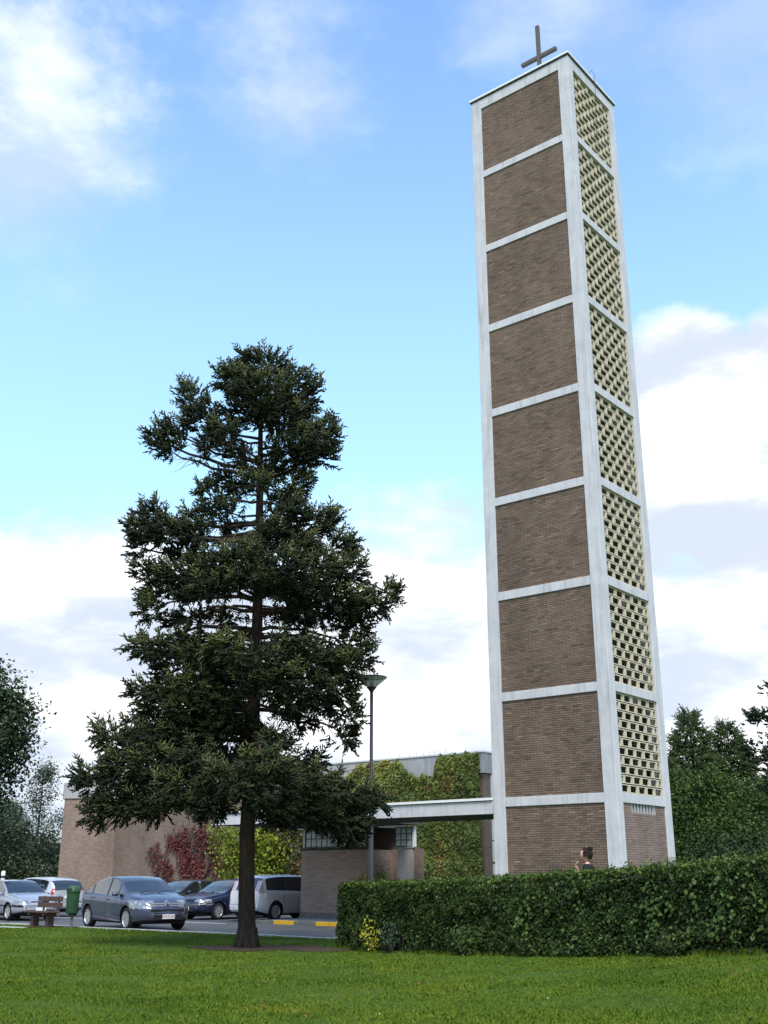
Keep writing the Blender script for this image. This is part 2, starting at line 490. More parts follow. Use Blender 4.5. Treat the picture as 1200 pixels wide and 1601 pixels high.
def leaf_arrays(P, Nn, size, aspect=0.6, fold=0.15, up=None):
    """leaf-sized folded diamonds at P, face normals near Nn, hanging tip direction up"""
    n = len(P)
    size = np.broadcast_to(size, (n,))[:, None]
    Nn = unit(Nn)
    d = rng.normal(size=(n, 3)) if up is None else up + rng.normal(size=(n, 3)) * 0.45
    d = unit(d - Nn * (d * Nn).sum(1, keepdims=True))
    s = np.cross(Nn, d)
    a = P - d * size * 0.5
    b = P + s * size * aspect * 0.5 + Nn * size * fold
    c = P + d * size * 0.5
    e = P - s * size * aspect * 0.5 + Nn * size * fold
    V = np.stack([a, b, c, e], 1).reshape(-1, 3)
    i = np.arange(n)[:, None] * 4
    F = np.concatenate([i + np.array([[0, 1, 2]]), i + np.array([[0, 2, 3]])], 1).reshape(-1, 3)
    return V, F
def leaves(name, P, Nn, size, material, tint, parent=None, aspect=0.6, fold=0.15, up=None):
    V, F = leaf_arrays(P, Nn, size, aspect, fold, up)
    return fast_mesh(name, V, F, material, np.repeat(tint, 2), parent)
def vnoise(P, seed=0, n=7, f=1.0):
    """cheap smooth noise in -1..1"""
    r = np.random.default_rng(seed)
    out = np.zeros(len(P))
    for k in range(n):
        w = r.normal(size=3) * f * (1 + 0.35 * k)
        out += np.sin(P @ w + r.uniform(0, 6.28)) / (1 + 0.3 * k)
    return out / 2.6

# ------------------------------------------------------------------ frame of the church and the road
YAW = R(38.99)
C0 = np.array([6.085, 29.0])
EX = np.array([math.cos(YAW), -math.sin(YAW)])
EY = np.array([math.sin(YAW), math.cos(YAW)])
def wp(X, Y, z=0.0):
    p = C0 + EX * X + EY * Y
    return (float(p[0]), float(p[1]), z)
def frame(name, X, Y, z=0.0, rz=0.0):
    return empty(name, wp(X, Y, z), -YAW + rz)
EDGE = -4.9                                             # lawn edge beside the road
def terrain(x, y):
    x = np.asarray(x, float)
    y = np.asarray(y, float)
    Yl = (x - C0[0]) * EY[0] + (y - C0[1]) * EY[1]
    t = np.clip((x + 0.75) / 6.4, 0, 1.15)
    z = 0.40 * t ** 1.7
    lift = np.clip((EDGE + 0.1 - Yl) / 0.25, 0, 1)
    far = np.clip((np.hypot(x, y - 25) - 30) / 60, 0, 1)
    road = 1 - np.clip((Yl - EDGE + 0.5) / 1.2, 0, 1) * np.clip((1.5 - x) / 2.5, 0, 1)
    return z * (1 - far) * road + lift * 0.09 - 0.03

# ================================================================== GROUND
def grid_axis(lo, hi, step, far):
    core = np.arange(lo, hi + 1e-6, step)
    return np.concatenate([lo - np.array(far[::-1]), core, hi + np.array(far)])
FAR = [2, 5, 10, 20, 40, 80, 160, 320, 700, 1500]
gx = grid_axis(-30, 22, 0.5, FAR)
gy = grid_axis(-4, 66, 0.5, FAR)
GX, GY = np.meshgrid(gx, gy)
GZ = terrain(GX, GY) + 0.012 * vnoise(np.stack([GX.ravel(), GY.ravel(), GX.ravel() * 0], 1), 5, f=1.3).reshape(GX.shape)
nx, ny = len(gx), len(gy)
idx = np.arange(nx * ny).reshape(ny, nx)
F = np.stack([idx[:-1, :-1], idx[:-1, 1:], idx[1:, 1:], idx[1:, :-1]], -1).reshape(-1, 4)
ground = fast_mesh('ground', np.stack([GX, GY, GZ], -1).reshape(-1, 3), F, M['lawn'], smooth=True)
tag(ground, 'mown green lawn running out to the fields', 'lawn', kind='structure')

def quad_sheet(name, pts, z, material, label=None, cat=None):
    o = MB().add([wp(X, Y, z) for X, Y in pts], [tuple(range(len(pts)))]).build(name, material)
    tag(o, label, cat, kind='structure')
    return o
quad_sheet('road', [(-75, EDGE), (-5, EDGE), (-5, 9.9), (-75, 9.9)], 0.0, M['asphalt'], 'grey asphalt road and parking area beside the church', 'road')
# pale kerb stones along the lawn
kerb = frame('lawn_kerb', -18, EDGE)
tag(kerb, 'pale concrete kerb along the lawn edge', 'kerb', kind='structure')
k_me = MB().box(-0.49, 0.49, -0.06, 0.06, -0.08, 0.085).mesh('kerb_stone', M['pale_kerb'])
for i in range(52):
    x = -32 + i + 18
    if -18.8 < i - 32 < -17.2: continue
    o = bpy.data.objects.new('kerb_stone', k_me)
    link(o, kerb).location = (x, random.uniform(-0.01, 0.01), random.uniform(-0.012, 0.006))
# painted lines of the parking bays
for k, X in enumerate((-14.75, -17.55, -20.2, -22.9, -25.6)):
    quad_sheet('parking_line', [(X - 0.06, 3.0), (X + 0.06, 3.0), (X + 0.06, 7.6), (X - 0.06, 7.6)], 0.004, M['road_paint'])
quad_sheet('road_line', [(-40, 0.62), (-15.3, 0.62), (-15.3, 0.76), (-40, 0.76)], 0.004, M['road_paint'])
quad_sheet('road_edge_line', [(-32, EDGE + 0.30), (-6, EDGE + 0.30), (-6, EDGE + 0.42), (-32, EDGE + 0.42)], 0.004, M['road_paint'])
# raised pavement before the annex with dark and yellow kerb stones
pav = frame('pavement', -10.6, 2.9)
tag(pav, 'grey pavement before the low brick annex', 'pavement', kind='structure')
MB().box(-4.2, 5.0, -1.23, 1.12, -0.05, 0.10).build('paving', M['grey_concrete'], pav)
for i in range(10):
    x0 = -4.2 + i * 0.96
    yellow = i in (1, 3)
    MB().box(x0 + 0.006, x0 + 0.95, -1.42, -1.235, -0.05, 0.115 + 0.006 * (i % 2)).build('kerb_stone', M['yellow_paint' if yellow else 'dark_kerb'], pav, bevel=0.015)

# ================================================================== BELL TOWER
def brick_infill(mb, o, ax, nn, w, h, course=0.0625, length=0.22, joint=0.012, proud=0.012, tint=None, mi=0, back=1):
    """bricks as small proud blocks on a mortar sheet; o = lower left corner, ax along, nn outward"""
    o, ax, nn = Vector(o), Vector(ax), Vector(nn)
    up = Vector((0, 0, 1))
    nrow = max(1, int(round(h / course)))
    ch = h / nrow
    mb.add([o, o + ax * w, o + ax * w + up * h, o + up * h], [(0, 1, 2, 3)], back)
    for r in range(nrow):
        x = -length * (0.5 if r % 2 else 0.0) - random.uniform(0, 0.02)
        rowt = random.uniform(-0.1, 0.1)
        while x < w - 0.02:
            a, b = max(x, 0) + joint / 2, min(x + length, w) - joint / 2
            x += length
            if b - a < 0.03: continue
            z0, z1 = r * ch + joint / 2, (r + 1) * ch - joint / 2
            p = proud + random.uniform(-0.002, 0.002)
            t = random.gauss(0.42, 0.15) + rowt * 0.7
            if random.random() < 0.04: t = random.uniform(0.8, 1.0)
            t = min(1, max(0, t))
            q = [o + ax * a + up * z0, o + ax * b + up * z0, o + ax * b + up * z1, o + ax * a + up * z1]
            mb.add(q + [v + nn * p for v in q], [(4, 5, 6, 7), (0, 1, 5, 4), (1, 2, 6, 5), (2, 3, 7, 6), (3, 0, 4, 7)], mi, t)
WL, WR = 3.87, 3.255
TX0 = -WL
tops = [26.96, 24.135, 21.20, 18.22, 15.23, 12.25, 9.27, 6.288, 3.36]      # upper edges of the infill panels
bots = [24.39, 21.455, 18.48, 15.49, 12.51, 9.53, 6.541, 3.612, 0.0]
HT = 27.36
OX, OY = -WL / 2, WR / 2
tower = frame('bell_tower', OX, OY)
tag(tower, 'tall square bell tower with white concrete frame, brown brick panels and pierced lattice side', 'tower')
def T(x, y):            # corner based to tower based
    return x - OX, y - OY
cols_xy = {'near': (-0.39, 0, 0, 0.326), 'left': (-WL, -WL + 0.399, 0, 0.326), 'right': (-0.39, 0, WR - 0.40, WR), 'back': (-WL, -WL + 0.399, WR - 0.40, WR)}
for x0, x1, y0, y1 in cols_xy.values():
    a, c = T(x0, y0)
    b, d = T(x1, y1)
    MB().box(a, b, c, d, -0.3, HT).build('corner_column', M['white_concrete'], tower, bevel=0.012)
REC = 0.05
edges = [(HT, tops[0])] + [(bots[i], tops[i + 1]) for i in range(8)]
for i, (z1, z0) in enumerate(edges):
    zt = HT - 0.003 if i == 0 else z1
    a, c = T(-WL + 0.399, 0.004)
    b, d = T(-0.39, 0.25)
    MB().box(a, b, c, d, z0, zt).build('cross_beam', M['white_concrete'], tower, bevel=0.01)
    MB().box(a, b, WR - OY - 0.25, WR - OY - 0.004, z0, zt).build('cross_beam', M['white_concrete'], tower)
    a, c = T(-0.25, 0.326)
    b, d = T(-0.004, WR - 0.40)
    MB().box(a, b, c, d, z0, zt).build('cross_beam', M['white_concrete'], tower, bevel=0.01)
    MB().box(-WL - OX + 0.004, -WL - OX + 0.25, c, d, z0, zt).build('cross_beam', M['white_concrete'], tower)
def brick_panel(o, ax, nn, w, h, name='brick_panel', parent=tower, mats=('tower_brick', 'mortar'), thick=0.18, **kw):
    mb = MB()
    brick_infill(mb, o, ax, nn, w, h, **kw)
    o_, a_, n_ = Vector(o), Vector(ax), Vector(nn)
    bk = o_ - n_ * thick
    mb.add([bk, bk + a_ * w, bk + a_ * w + Vector((0, 0, h)), bk + Vector((0, 0, h))], [(3, 2, 1, 0)], 1)
    ob = mb.build(name, [M[mats[0]], M[mats[1]]], parent)
    ob['kind'] = 'stuff'
    return ob
for i in range(9):
    a, c = T(-WL + 0.399, REC)
    brick_panel((a, c, bots[i]), (1, 0, 0), (0, -1, 0), WL - 0.789, tops[i] - bots[i])
    # plain brick on the two far sides
    MB().box(-WL - OX + REC, -WL - OX + 0.2, 0.326 - OY, WR - 0.40 - OY, bots[i], tops[i]).build('far_brick_panel', M['far_brick'], tower)
    MB().box(-WL + 0.399 - OX, -0.39 - OX, WR - OY - 0.2, WR - OY - REC, bots[i], tops[i]).build('far_brick_panel', M['far_brick'], tower)
# right side: brick foot with a row of slots, then eight lattice screens
a, c = T(-REC, 0.326)
WS = WR - 0.726
brick_panel((a, c, 0), (0, 1, 0), (1, 0, 0), WS, 3.12, mats=('foot_brick', 'pale_mortar'))
brick_panel((a, c, 3.12), (0, 1, 0), (1, 0, 0), 0.52, 0.24, mats=('foot_brick', 'pale_mortar'))
brick_panel((a, c + 1.98, 3.12), (0, 1, 0), (1, 0, 0), WS - 1.98, 0.24, mats=('foot_brick', 'pale_mortar'))
for k in range(8):
    y = c + 0.52 + k * 0.1825
    MB().box(a - 0.18, a - 0.004, y + 0.0, y + 0.09 if k < 7 else y + 0.1825, 3.12, 3.36).build('vent_brick', M['grey_concrete'], tower)
MB().box(a - 0.16, a - 0.15, c + 0.52, c + 1.98, 3.12, 3.36).build('vent_back', M['dark_trim'], tower)
def lattice_block(w, h, dep=0.05, tw=0.038, th=0.022):
    mb = MB()
    y0, y1, z0, z1 = -w / 2, w / 2, -h / 2, h / 2
    O = [(y0, z0), (y1, z0), (y1, z1), (y0, z1)]
    I = [(y0 + tw, z0 + th), (y1 - tw, z0 + th), (y1 - tw, z1 - th), (y0 + tw, z1 - th)]
    V = [(0, *p) for p in O] + [(0, *p) for p in I] + [(-dep, *p) for p in O] + [(-dep, *p) for p in I]
    Fq = []
    for k in range(4):
        k2 = (k + 1) % 4
        Fq += [(k, k2, 4 + k2, 4 + k), (8 + k2, 8 + k, 12 + k, 12 + k2), (k2, k, 8 + k, 8 + k2), (4 + k, 4 + k2, 12 + k2, 12 + k)]
    return V, Fq
bw = WS / 5
mesh_cache = {}
def block_mesh(w, h):
    key = (round(w, 3), round(h, 3))
    if key not in mesh_cache:
        V, Fq = lattice_block(w - 0.040, h - 0.030, tw=0.038 if w > 0.3 else 0.035)
        mesh_cache[key] = MB().add(V, Fq).mesh('lattice_block', M['lattice'])
    return mesh_cache[key]
for i in range(7, -1, -1):
    z0, z1 = bots[i], tops[i]
    scr = MB()
    xx = -REC - OX
    y0, y1 = 0.326 - OY, WR - 0.40 - OY
    scr.box(xx - 0.14, xx - 0.12, y0, y1, z0, z0 + 0.012).box(xx - 0.14, xx - 0.12, y0, y1, z1 - 0.012, z1)
    # mortar ribs between the blocks, set well back
    rows = 11
    rh = (z1 - z0) / rows
    for r in range(1, rows):
        scr.box(xx - 0.075, xx - 0.048, y0, y1, z0 + r * rh - 0.019, z0 + r * rh + 0.019)
    for r in range(rows):
        cuts = [k * bw for k in range(1, 5)] if r % 2 == 0 else [(k + 0.5) * bw for k in range(5)]
        for cc in cuts:
            scr.box(xx - 0.073, xx - 0.049, y0 + cc - 0.028, y0 + cc + 0.028, z0 + r * rh + 0.0195, z0 + (r + 1) * rh - 0.0195)
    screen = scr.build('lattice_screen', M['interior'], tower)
    rest = MB()
    for r in range(rows):
        zc_ = z0 + (r + 0.5) * rh
        if r % 2 == 0:
            spans = [(k * bw, (k + 1) * bw) for k in range(5)]
        else:
            spans = [(0, bw / 2)] + [((k + 0.5) * bw, (k + 1.5) * bw) for k in range(4)] + [(4.5 * bw, 5 * bw)]
        for s0, s1 in spans:
            pos = (xx + random.uniform(-0.006, 0.004), y0 + (s0 + s1) / 2, zc_)
            if i >= 3:
                o = bpy.data.objects.new('lattice_block', block_mesh(s1 - s0, rh))
                link(o, screen).location = pos
            else:
                V, Fq = lattice_block(s1 - s0 - 0.040, rh - 0.030, tw=0.038 if s1 - s0 > 0.3 else 0.035)
                rest.add([(v[0] + pos[0], v[1] + pos[1], v[2] + pos[2]) for v in V], Fq)
    if rest.V:
        ob = rest.build('lattice_blocks', M['lattice'], screen)
        ob['kind'] = 'stuff'
MB().box(-OX - 1.0, -OX - 0.9, 0.33 - OY, WR - 0.41 - OY, 3.7, 26.9).build('added_backing', M['interior'], tower)  # dark sheet added behind the lattice to keep its openings dark
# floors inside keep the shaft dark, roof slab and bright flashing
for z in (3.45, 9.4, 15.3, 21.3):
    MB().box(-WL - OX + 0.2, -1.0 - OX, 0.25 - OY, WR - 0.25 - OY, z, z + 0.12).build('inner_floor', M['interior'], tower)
MB().box(-WL - OX - 0.02, -OX + 0.02, -OY - 0.02, WR - OY + 0.02, HT, HT + 0.035).build('roof_edge', M['dark_trim'], tower)
MB().box(-WL - OX - 0.06, -OX + 0.06, -OY - 0.06, WR - OY + 0.06, HT + 0.035, HT + 0.11).build('roof_flashing', M['white_paint'], tower, bevel=0.01)
cz = HT + 0.11
crs = MB().box(-0.068, 0.068, -0.055, 0.055, cz, 30.86).build('cross', M['weathered_wood'], tower, bevel=0.01, loc=(-0.03, 0, 0))
MB().box(-0.72, -0.070, -0.065, 0.065, 29.40, 29.535).build('cross_arm', M['weathered_wood'], crs, bevel=0.01)
MB().box(0.070, 0.72, -0.065, 0.065, 29.40, 29.535).build('cross_arm', M['weathered_wood'], crs, bevel=0.01)
xx = -OX + 0.075
MB().tube([(xx - 0.3, 0.10, cz), (xx - 0.25, 0.10, cz + 0.32), (xx - 0.08, 0.10, cz + 0.42), (xx, 0.10, cz + 0.2), (xx + 0.01, 0.10, cz - 0.4), (xx - 0.06, 0.10, 25.9), (xx - 0.09, 0.08, 23.9)],
          [0.008] * 7, 6).build('cable', M['dark_trim'], tower, smooth=True)

# ================================================================== CHURCH
church = frame('church_hall', -25, 10.16)
tag(church, 'long low brick church hall with pale concrete fascia and flat roof', 'church')
HB, HF = 5.42, 6.22
MB().box(-9.0, 14.0, 0, 22, -0.2, HB).build('wall', M['shaded_brick'], church)
# left end block, turned a little towards the viewer
lb = MB()
pl = [(-9.0, 0.02), (-11.5, -1.5), (-13.0, 3.0), (-13.0, 12), (-9.05, 12)]
lb.add([(x, y, -0.2) for x, y in pl] + [(x, y, HB) for x, y in pl], [tuple(range(4, -1, -1)), (5, 6, 7, 8, 9)] + [(i, i + 5, (i + 1) % 5 + 5, (i + 1) % 5) for i in range(5)])
lb.build('end_wall', M['far_brick'], church)
lf = MB()
pl2 = [(-9.0, -0.06), (-11.55, -1.6), (-13.1, 3.0), (-13.1, 12.1), (-9.02, 12.1)]
lf.add([(x, y, HB + 0.004) for x, y in pl2] + [(x, y, HF) for x, y in pl2], [tuple(range(4, -1, -1)), (5, 6, 7, 8, 9)] + [(i, i + 5, (i + 1) % 5 + 5, (i + 1) % 5) for i in range(5)])
lf.build('fascia', M['grey_concrete'], church)
for k in range(8):
    x0 = -8.98 + k * 2.885
    MB().box(x0 + 0.004, x0 + 2.875, -0.07, 0.25, HB, HF).build('fascia_panel', M['grey_concrete'], church)
MB().box(13.76, 14.08, 0.26, 22, HB, HF).build('fascia_panel', M['grey_concrete'], church)
MB().box(-8.98, 14.12, -0.11, 22, HF, HF + 0.06).build('roof', M['aluminium'], church)
MB().box(-9.0, 14.03, -0.03, 0.0, HB - 0.16, HB - 0.003).build('shadow_course', M['mortar'], church)
# glazed right return: tall windows with white frames
for k, (z0, z1) in enumerate(((0.25, 1.9), (2.15, 2.75), (2.95, 3.7), (4.0, 5.3))):
    w = MB().box(14.004, 14.03, 0.55, 3.4, z0, z1).build('window', M['window'], church)
    fr = MB()
    for y in (0.5, 1.4, 2.4, 3.35):
        fr.box(14.004, 14.08, y, y + 0.08, z0, z1)
    fr.box(14.004, 14.082, 0.5, 3.43, z0 - 0.08, z0).box(14.004, 14.082, 0.5, 3.43, z1, z1 + 0.08)
    fr.build('frame', M['white_paint'], w)

# ------------------------------------------------------------------ annex
annex = frame('brick_annex', -13.4, 4.04)
tag(annex, 'low pale brick annex with glass block band under the canopy', 'building')
# front wall, right return, recess wall
MB().box(-1.6, 1.53, 0.012, 0.24, 0.1, 2.42).build('wall', M['pale_mortar'], annex)
brick_panel((-1.6, 0.010, 0.30), (1, 0, 0), (0, -1, 0), 3.13, 2.12, 'brick_face', annex, ('pale_brick', 'pale_mortar'), thick=0.001, course=0.063)
MB().box(-1.62, 1.55, -0.01, 0.25, 0.08, 0.30).build('plinth', M['dark_kerb'], annex)
MB().box(-1.63, 1.56, -0.03, 0.27, 2.42, 2.50).build('coping', M['dark_trim'], annex)
MB().box(1.29, 1.53, 0.245, 1.70, 0.1, 2.42).build('wall', M['far_brick'], annex)
MB().box(-1.6, -1.36, 0.245, 1.9, 0.1, 2.42).build('wall', M['far_brick'], annex)
MB().box(1.535, 2.46, 1.5, 1.7, 0.1, 2.46).build('wall', M['shaded_brick'], annex)
MB().box(3.57, 3.80, 0.05, 0.30, 0.1, 2.42).build('wall', M['shaded_brick'], annex)
def glass_grid(x0, x1, y, z0, z1, nxx, nzz, m, parent, frame_m='white_paint'):
    bar = MB()
    px, pz = (x1 - x0) / nxx, (z1 - z0) / nzz
    for i in range(nxx + 1):
        bar.box(x0 + i * px - 0.018, x0 + i * px + 0.018, y - 0.03, y + 0.03, z0, z1)
    for j in range(nzz + 1):
        bar.box(x0 - 0.018, x1 + 0.018, y - 0.027, y + 0.027, z0 + j * pz - 0.018, z0 + j * pz + 0.018)
    w = bar.build('window', M[frame_m], parent)
    me = MB().box(-px / 2 + 0.018, px / 2 - 0.018, -0.022, 0.022, -pz / 2 + 0.018, pz / 2 - 0.018).mesh('glass_block', M[m])
    for i in range(nxx):
        for j in range(nzz):
            o = bpy.data.objects.new('glass_block', me)
            link(o, w).location = (x0 + (i + 0.5) * px, y, z0 + (j + 0.5) * pz)
    return w
glass_grid(-1.5, 1.35, 0.14, 2.53, 3.12, 11, 2, 'glass_block', annex, 'dark_kerb')
MB().box(-1.6, -1.54, 0.08, 0.2, 2.5, 3.15).build('window_post', M['white_paint'], annex)
glass_grid(1.58, 2.44, 1.58, 2.53, 3.12, 4, 2, 'glass_block_dim', annex, 'dark_trim')
glass_grid(2.82, 3.52, 0.02, 2.50, 3.12, 3, 3, 'glass_block', annex, 'dark_kerb')
MB().box(2.90, 3.56, 0.0, 0.10, 0.1, 2.44).build('panel', M['grey_concrete'], annex)
MB().box(2.78, 3.62, -0.03, 0.12, 2.442, 2.478).build('sill', M['grey_concrete'], annex)
MB().box(3.56, 3.64, -0.02, 0.10, 2.48, 3.15).build('window_post', M['white_paint'], annex)
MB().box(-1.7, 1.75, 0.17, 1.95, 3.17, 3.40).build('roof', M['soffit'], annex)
MB().box(-1.36, 1.53, 1.71, 1.9, 0.1, 3.16).build('wall', M['far_brick'], annex)

# ------------------------------------------------------------------ canopy from the tower to the annex
canopy = frame('entrance_canopy', -9.5, 0.0)
tag(canopy, 'flat white concrete canopy linking the tower to the brick annex', 'canopy')
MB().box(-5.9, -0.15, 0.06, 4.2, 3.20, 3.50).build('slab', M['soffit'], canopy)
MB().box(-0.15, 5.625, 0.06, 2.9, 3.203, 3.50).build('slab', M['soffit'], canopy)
for k in range(4):
    x0 = -5.95 + k * 2.894
    MB().box(x0 + 0.003, x0 + 2.889, 0.0, 0.056, 3.19, 3.54).build('fascia_board', M['white_concrete'], canopy)
MB().box(-6.0, -5.953, 0.0, 4.6, 3.19, 3.54).build('fascia_board', M['white_concrete'], canopy)
MB().box(-6.02, 5.625, -0.05, 2.95, 3.56, 3.63).build('roof_flashing', M['white_paint'], canopy)
MB().box(-6.0, 5.625, 0.01, 2.94, 3.541, 3.559).build('shadow_gap', M['dark_trim'], canopy)

# ================================================================== VEGETATION
def grow_shoots(P, D, L, rad=0.024, side=4, spread=0.65):
    """needle sprays: a central shoot and pairs of side shoots, each a thin three-sided spindle"""
    n = len(P)
    L = np.broadcast_to(L, (n,))
    up = np.array([0, 0, 1.0]) + rng.normal(size=(n, 3)) * 0.35
    S = unit(np.cross(D, up))
    Nn = np.cross(S, D)
    A, B, Rr = [P], [P + D * L[:, None]], [np.full(n, rad)]
    for k in range(side):
        t = 0.18 + 0.66 * k / max(1, side - 1)
        for sg in (-1, 1):
            a = P + D * (L * (t + rng.uniform(-0.05, 0.05, n)))[:, None]
            d = unit(D * 0.75 + S * sg * (spread + rng.uniform(-0.15, 0.15, n))[:, None] + Nn * rng.normal(0, 0.28, n)[:, None])
            A.append(a)
            B.append(a + d * (L * (0.56 - 0.26 * t) * rng.uniform(0.75, 1.2, n))[:, None])
            Rr.append(np.full(n, rad * 0.9))
    A, B, Rr = np.concatenate(A), np.concatenate(B), np.concatenate(Rr) * rng.uniform(0.75, 1.25, len(P) * (1 + 2 * side))
    ax = unit(B - A)
    s = unit(np.cross(ax, rng.normal(size=ax.shape)))
    q = np.cross(ax, s)
    mid = A + (B - A) * 0.42
    ring = [mid + (s * math.cos(a) + q * math.sin(a)) * Rr[:, None] for a in (0, 2.094, 4.189)]
    V = np.stack([A, *ring, B], 1).reshape(-1, 3)
    i = np.arange(len(A))[:, None, None] * 5
    Fq = (i + np.array([[[0, 2, 1], [0, 3, 2], [0, 1, 3], [4, 1, 2], [4, 2, 3], [4, 3, 1]]])).reshape(-1, 3)
    return V, Fq, 6, 1 + 2 * side
def bent(a, b, sag, n=6, jit=0.0):
    a, b = Vector(a), Vector(b)
    out = []
    for i in range(n + 1):
        t = i / n
        p = a.lerp(b, t)
        p.z += sag * math.sin(math.pi * t)
        if 0 < i < n and jit:
            p += Vector((random.uniform(-jit, jit), random.uniform(-jit, jit), random.uniform(-jit, jit)))
        out.append(p)
    return out
CL = """-41,0,1382,46,39 6,20,1382,49,43 58,10,1332,49,46 -93,-20,1327,40,45 -7,-50,1269,87,55 -19,50,1315,83,50 82,30,1279,46,49 40,-30,1218,71,48
34,30,1244,68,43 -56,30,1261,65,46 108,20,1319,20,36 -197,10,1291,32,42 -152,-20,1231,56,48 -225,0,1193,48,35 -273,10,1186,26,26 -241,-10,1149,44,25
-95,-60,1162,47,34 -115,60,1212,44,31 135,0,1179,45,41 152,20,1208,23,32 98,-30,1149,60,44 93,30,1174,57,40 140,10,1135,32,29 87,20,1110,45,25
42,-20,1133,47,31 -31,10,1102,44,19 -71,20,1144,35,16 -13,-60,1035,37,15 -28,60,1079,35,14 -131,15,1035,32,25 -109,-15,989,50,31 -266,0,980,37,31
-309,15,946,28,31 -241,-30,927,58,37 -254,30,946,55,33 -162,-45,917,50,30 -179,45,946,48,27 -298,30,905,31,25 -199,45,893,63,22 85,15,1062,32,19
63,-30,967,49,31 58,30,987,47,28 121,30,954,53,38 154,0,964,22,28 186,15,901,37,28 60,30,921,44,28 209,15,904,16,22 -68,45,942,25,19
-25,-135,825,65,29 -62,135,903,62,26 -99,-120,814,66,29 -139,120,882,62,26 63,-135,803,65,35 36,135,878,62,31 145,-60,816,60,42 137,60,849,57,38
215,0,832,37,43 -271,0,832,34,24 -193,-45,807,57,30 -211,45,832,54,27 -256,15,781,37,24 -257,0,742,24,27 -95,-135,762,55,26 -139,135,833,52,23
-7,-150,773,40,17 -45,150,853,38,15 117,-75,758,56,35 106,75,796,53,32 204,-30,754,60,36 202,30,769,57,32 271,0,754,42,30 306,15,789,24,18
173,15,719,48,36 233,30,707,33,27 48,-120,762,36,17 23,120,824,34,16 -148,-75,758,32,15 -175,75,796,31,13 -274,0,654,27,22 -214,-30,633,56,29
-227,30,645,53,27 -152,-15,666,49,21 -122,-90,614,55,26 -154,90,649,52,23 -59,-135,620,47,23 -99,135,674,44,20 16,-165,583,62,33 -23,165,644,59,30
88,-120,623,64,31 67,120,671,61,28 148,-45,608,58,41 143,45,625,55,37 211,15,662,39,30 249,15,632,24,30 205,0,602,45,36 70,-135,549,53,31
45,135,595,50,28 136,-60,536,46,35 128,60,555,44,31 198,15,545,36,39 16,-150,540,42,22 -19,150,590,40,20 -266,0,550,27,18 -198,-45,535,55,23
-216,45,550,52,21 -118,-90,543,60,31 -149,90,572,57,28 -231,-15,508,47,17 -74,-90,503,51,28 -101,90,529,48,25 -149,-60,490,54,26 -171,60,507,52,23
213,15,489,24,32 206,15,446,26,22 153,30,518,33,18 -340,0,455,19,23 -308,0,430,38,29 -258,-30,430,43,29 -272,30,437,41,26 -203,-60,434,54,31
-227,60,448,51,28 -389,15,364,22,17 -352,0,342,40,34 -286,-45,366,57,40 -307,45,374,54,36 -206,-90,369,67,44 -244,90,385,63,40 -119,-120,386,66,33
-161,120,410,63,30 -123,-150,317,70,43 -177,150,339,66,39 -37,-195,330,63,42 -93,195,360,60,38 46,-240,362,50,29 -7,240,407,47,26 35,-240,311,62,39
-20,240,345,59,35 107,-180,335,64,37 78,180,363,61,34 157,-105,321,55,38 145,105,336,52,35 223,-30,312,54,37 222,30,316,51,33 280,30,305,26,20
-346,0,276,28,34 -290,-30,292,46,34 -305,30,295,44,30 -211,-75,289,53,28 -242,75,298,50,25 105,-135,279,58,35 84,135,294,55,32 163,-75,263,45,33
155,75,270,43,30 217,-30,245,36,34 215,30,247,35,30 70,-180,270,40,24 35,180,289,38,21 -65,-165,280,51,21 -116,165,299,48,19 237,0,273,34,28
115,75,398,54,21 -96,90,422,54,18 24,20,1093,41,19 66,15,1024,41,19 28,-45,922,33,21 18,45,951,32,19 -99,20,1072,35,16 -159,30,979,41,19
24,45,1026,22,19 -73,45,1051,22,16 97,-45,883,45,24 90,45,909,43,22 -31,75,918,40,16 -90,45,730,40,14 -163,30,727,37,14 94,-45,716,41,21
87,45,737,39,19 47,60,745,28,12 -90,-60,448,51,20 -109,60,463,49,18 -166,-30,452,52,23 -178,30,459,49,21 -29,-75,471,34,20 -49,75,491,32,18
-261,15,475,41,18 82,-90,500,40,20 66,90,526,38,18 98,75,487,33,12 59,-120,420,39,14 35,120,448,37,12 -30,90,466,36,15 -213,15,589,42,18
-68,-60,584,38,20 -86,60,605,36,18 -206,15,719,33,12 173,45,633,39,27 -59,-30,1322,48,32 -68,30,1351,46,29 -139,20,1170,38,19"""
spruce = empty('spruce_tree', (-2.94, 24.87, 0.05))
tag(spruce, 'tall dark spruce with ragged layered crown standing on the lawn', 'tree')
clumps = [tuple(int(v) / 100 for v in t.split(',')) for t in CL.split()]
trunk_pts = [(0.02, 0, -0.1), (0.0, 0, 0.12), (-0.02, 0, 0.5), (-0.06, 0, 1.3), (-0.09, 0, 2.4), (-0.06, 0, 4), (-0.04, 0.03, 6), (-0.06, 0, 8.3), (-0.11, 0, 10.6), (-0.16, 0, 12.5), (-0.2, 0, 13.9)]
trunk_rad = [0.27, 0.22, 0.19, 0.175, 0.166, 0.152, 0.138, 0.112, 0.082, 0.05, 0.015]
def trunk_at(z):
    zs = [p[2] for p in trunk_pts]
    return np.array([np.interp(z, zs, [p[0] for p in trunk_pts]), np.interp(z, zs, [p[1] for p in trunk_pts]), z])
tm = MB().tube(trunk_pts, trunk_rad, 14)
for k in range(5):                                    # root flare
    an = k * 1.26 + 0.4
    c_, s_ = math.cos(an), math.sin(an)
    tm.tube([(0.18 * c_, 0.18 * s_, 0.42), (0.22 * c_, 0.22 * s_, 0.10), (0.33 * c_, 0.33 * s_, -0.06)], [0.04, 0.065, 0.04], 7)
tm.build('trunk', M['bark'], spruce, smooth=True)
P_, D_, T_ = [], [], []
dead = MB()
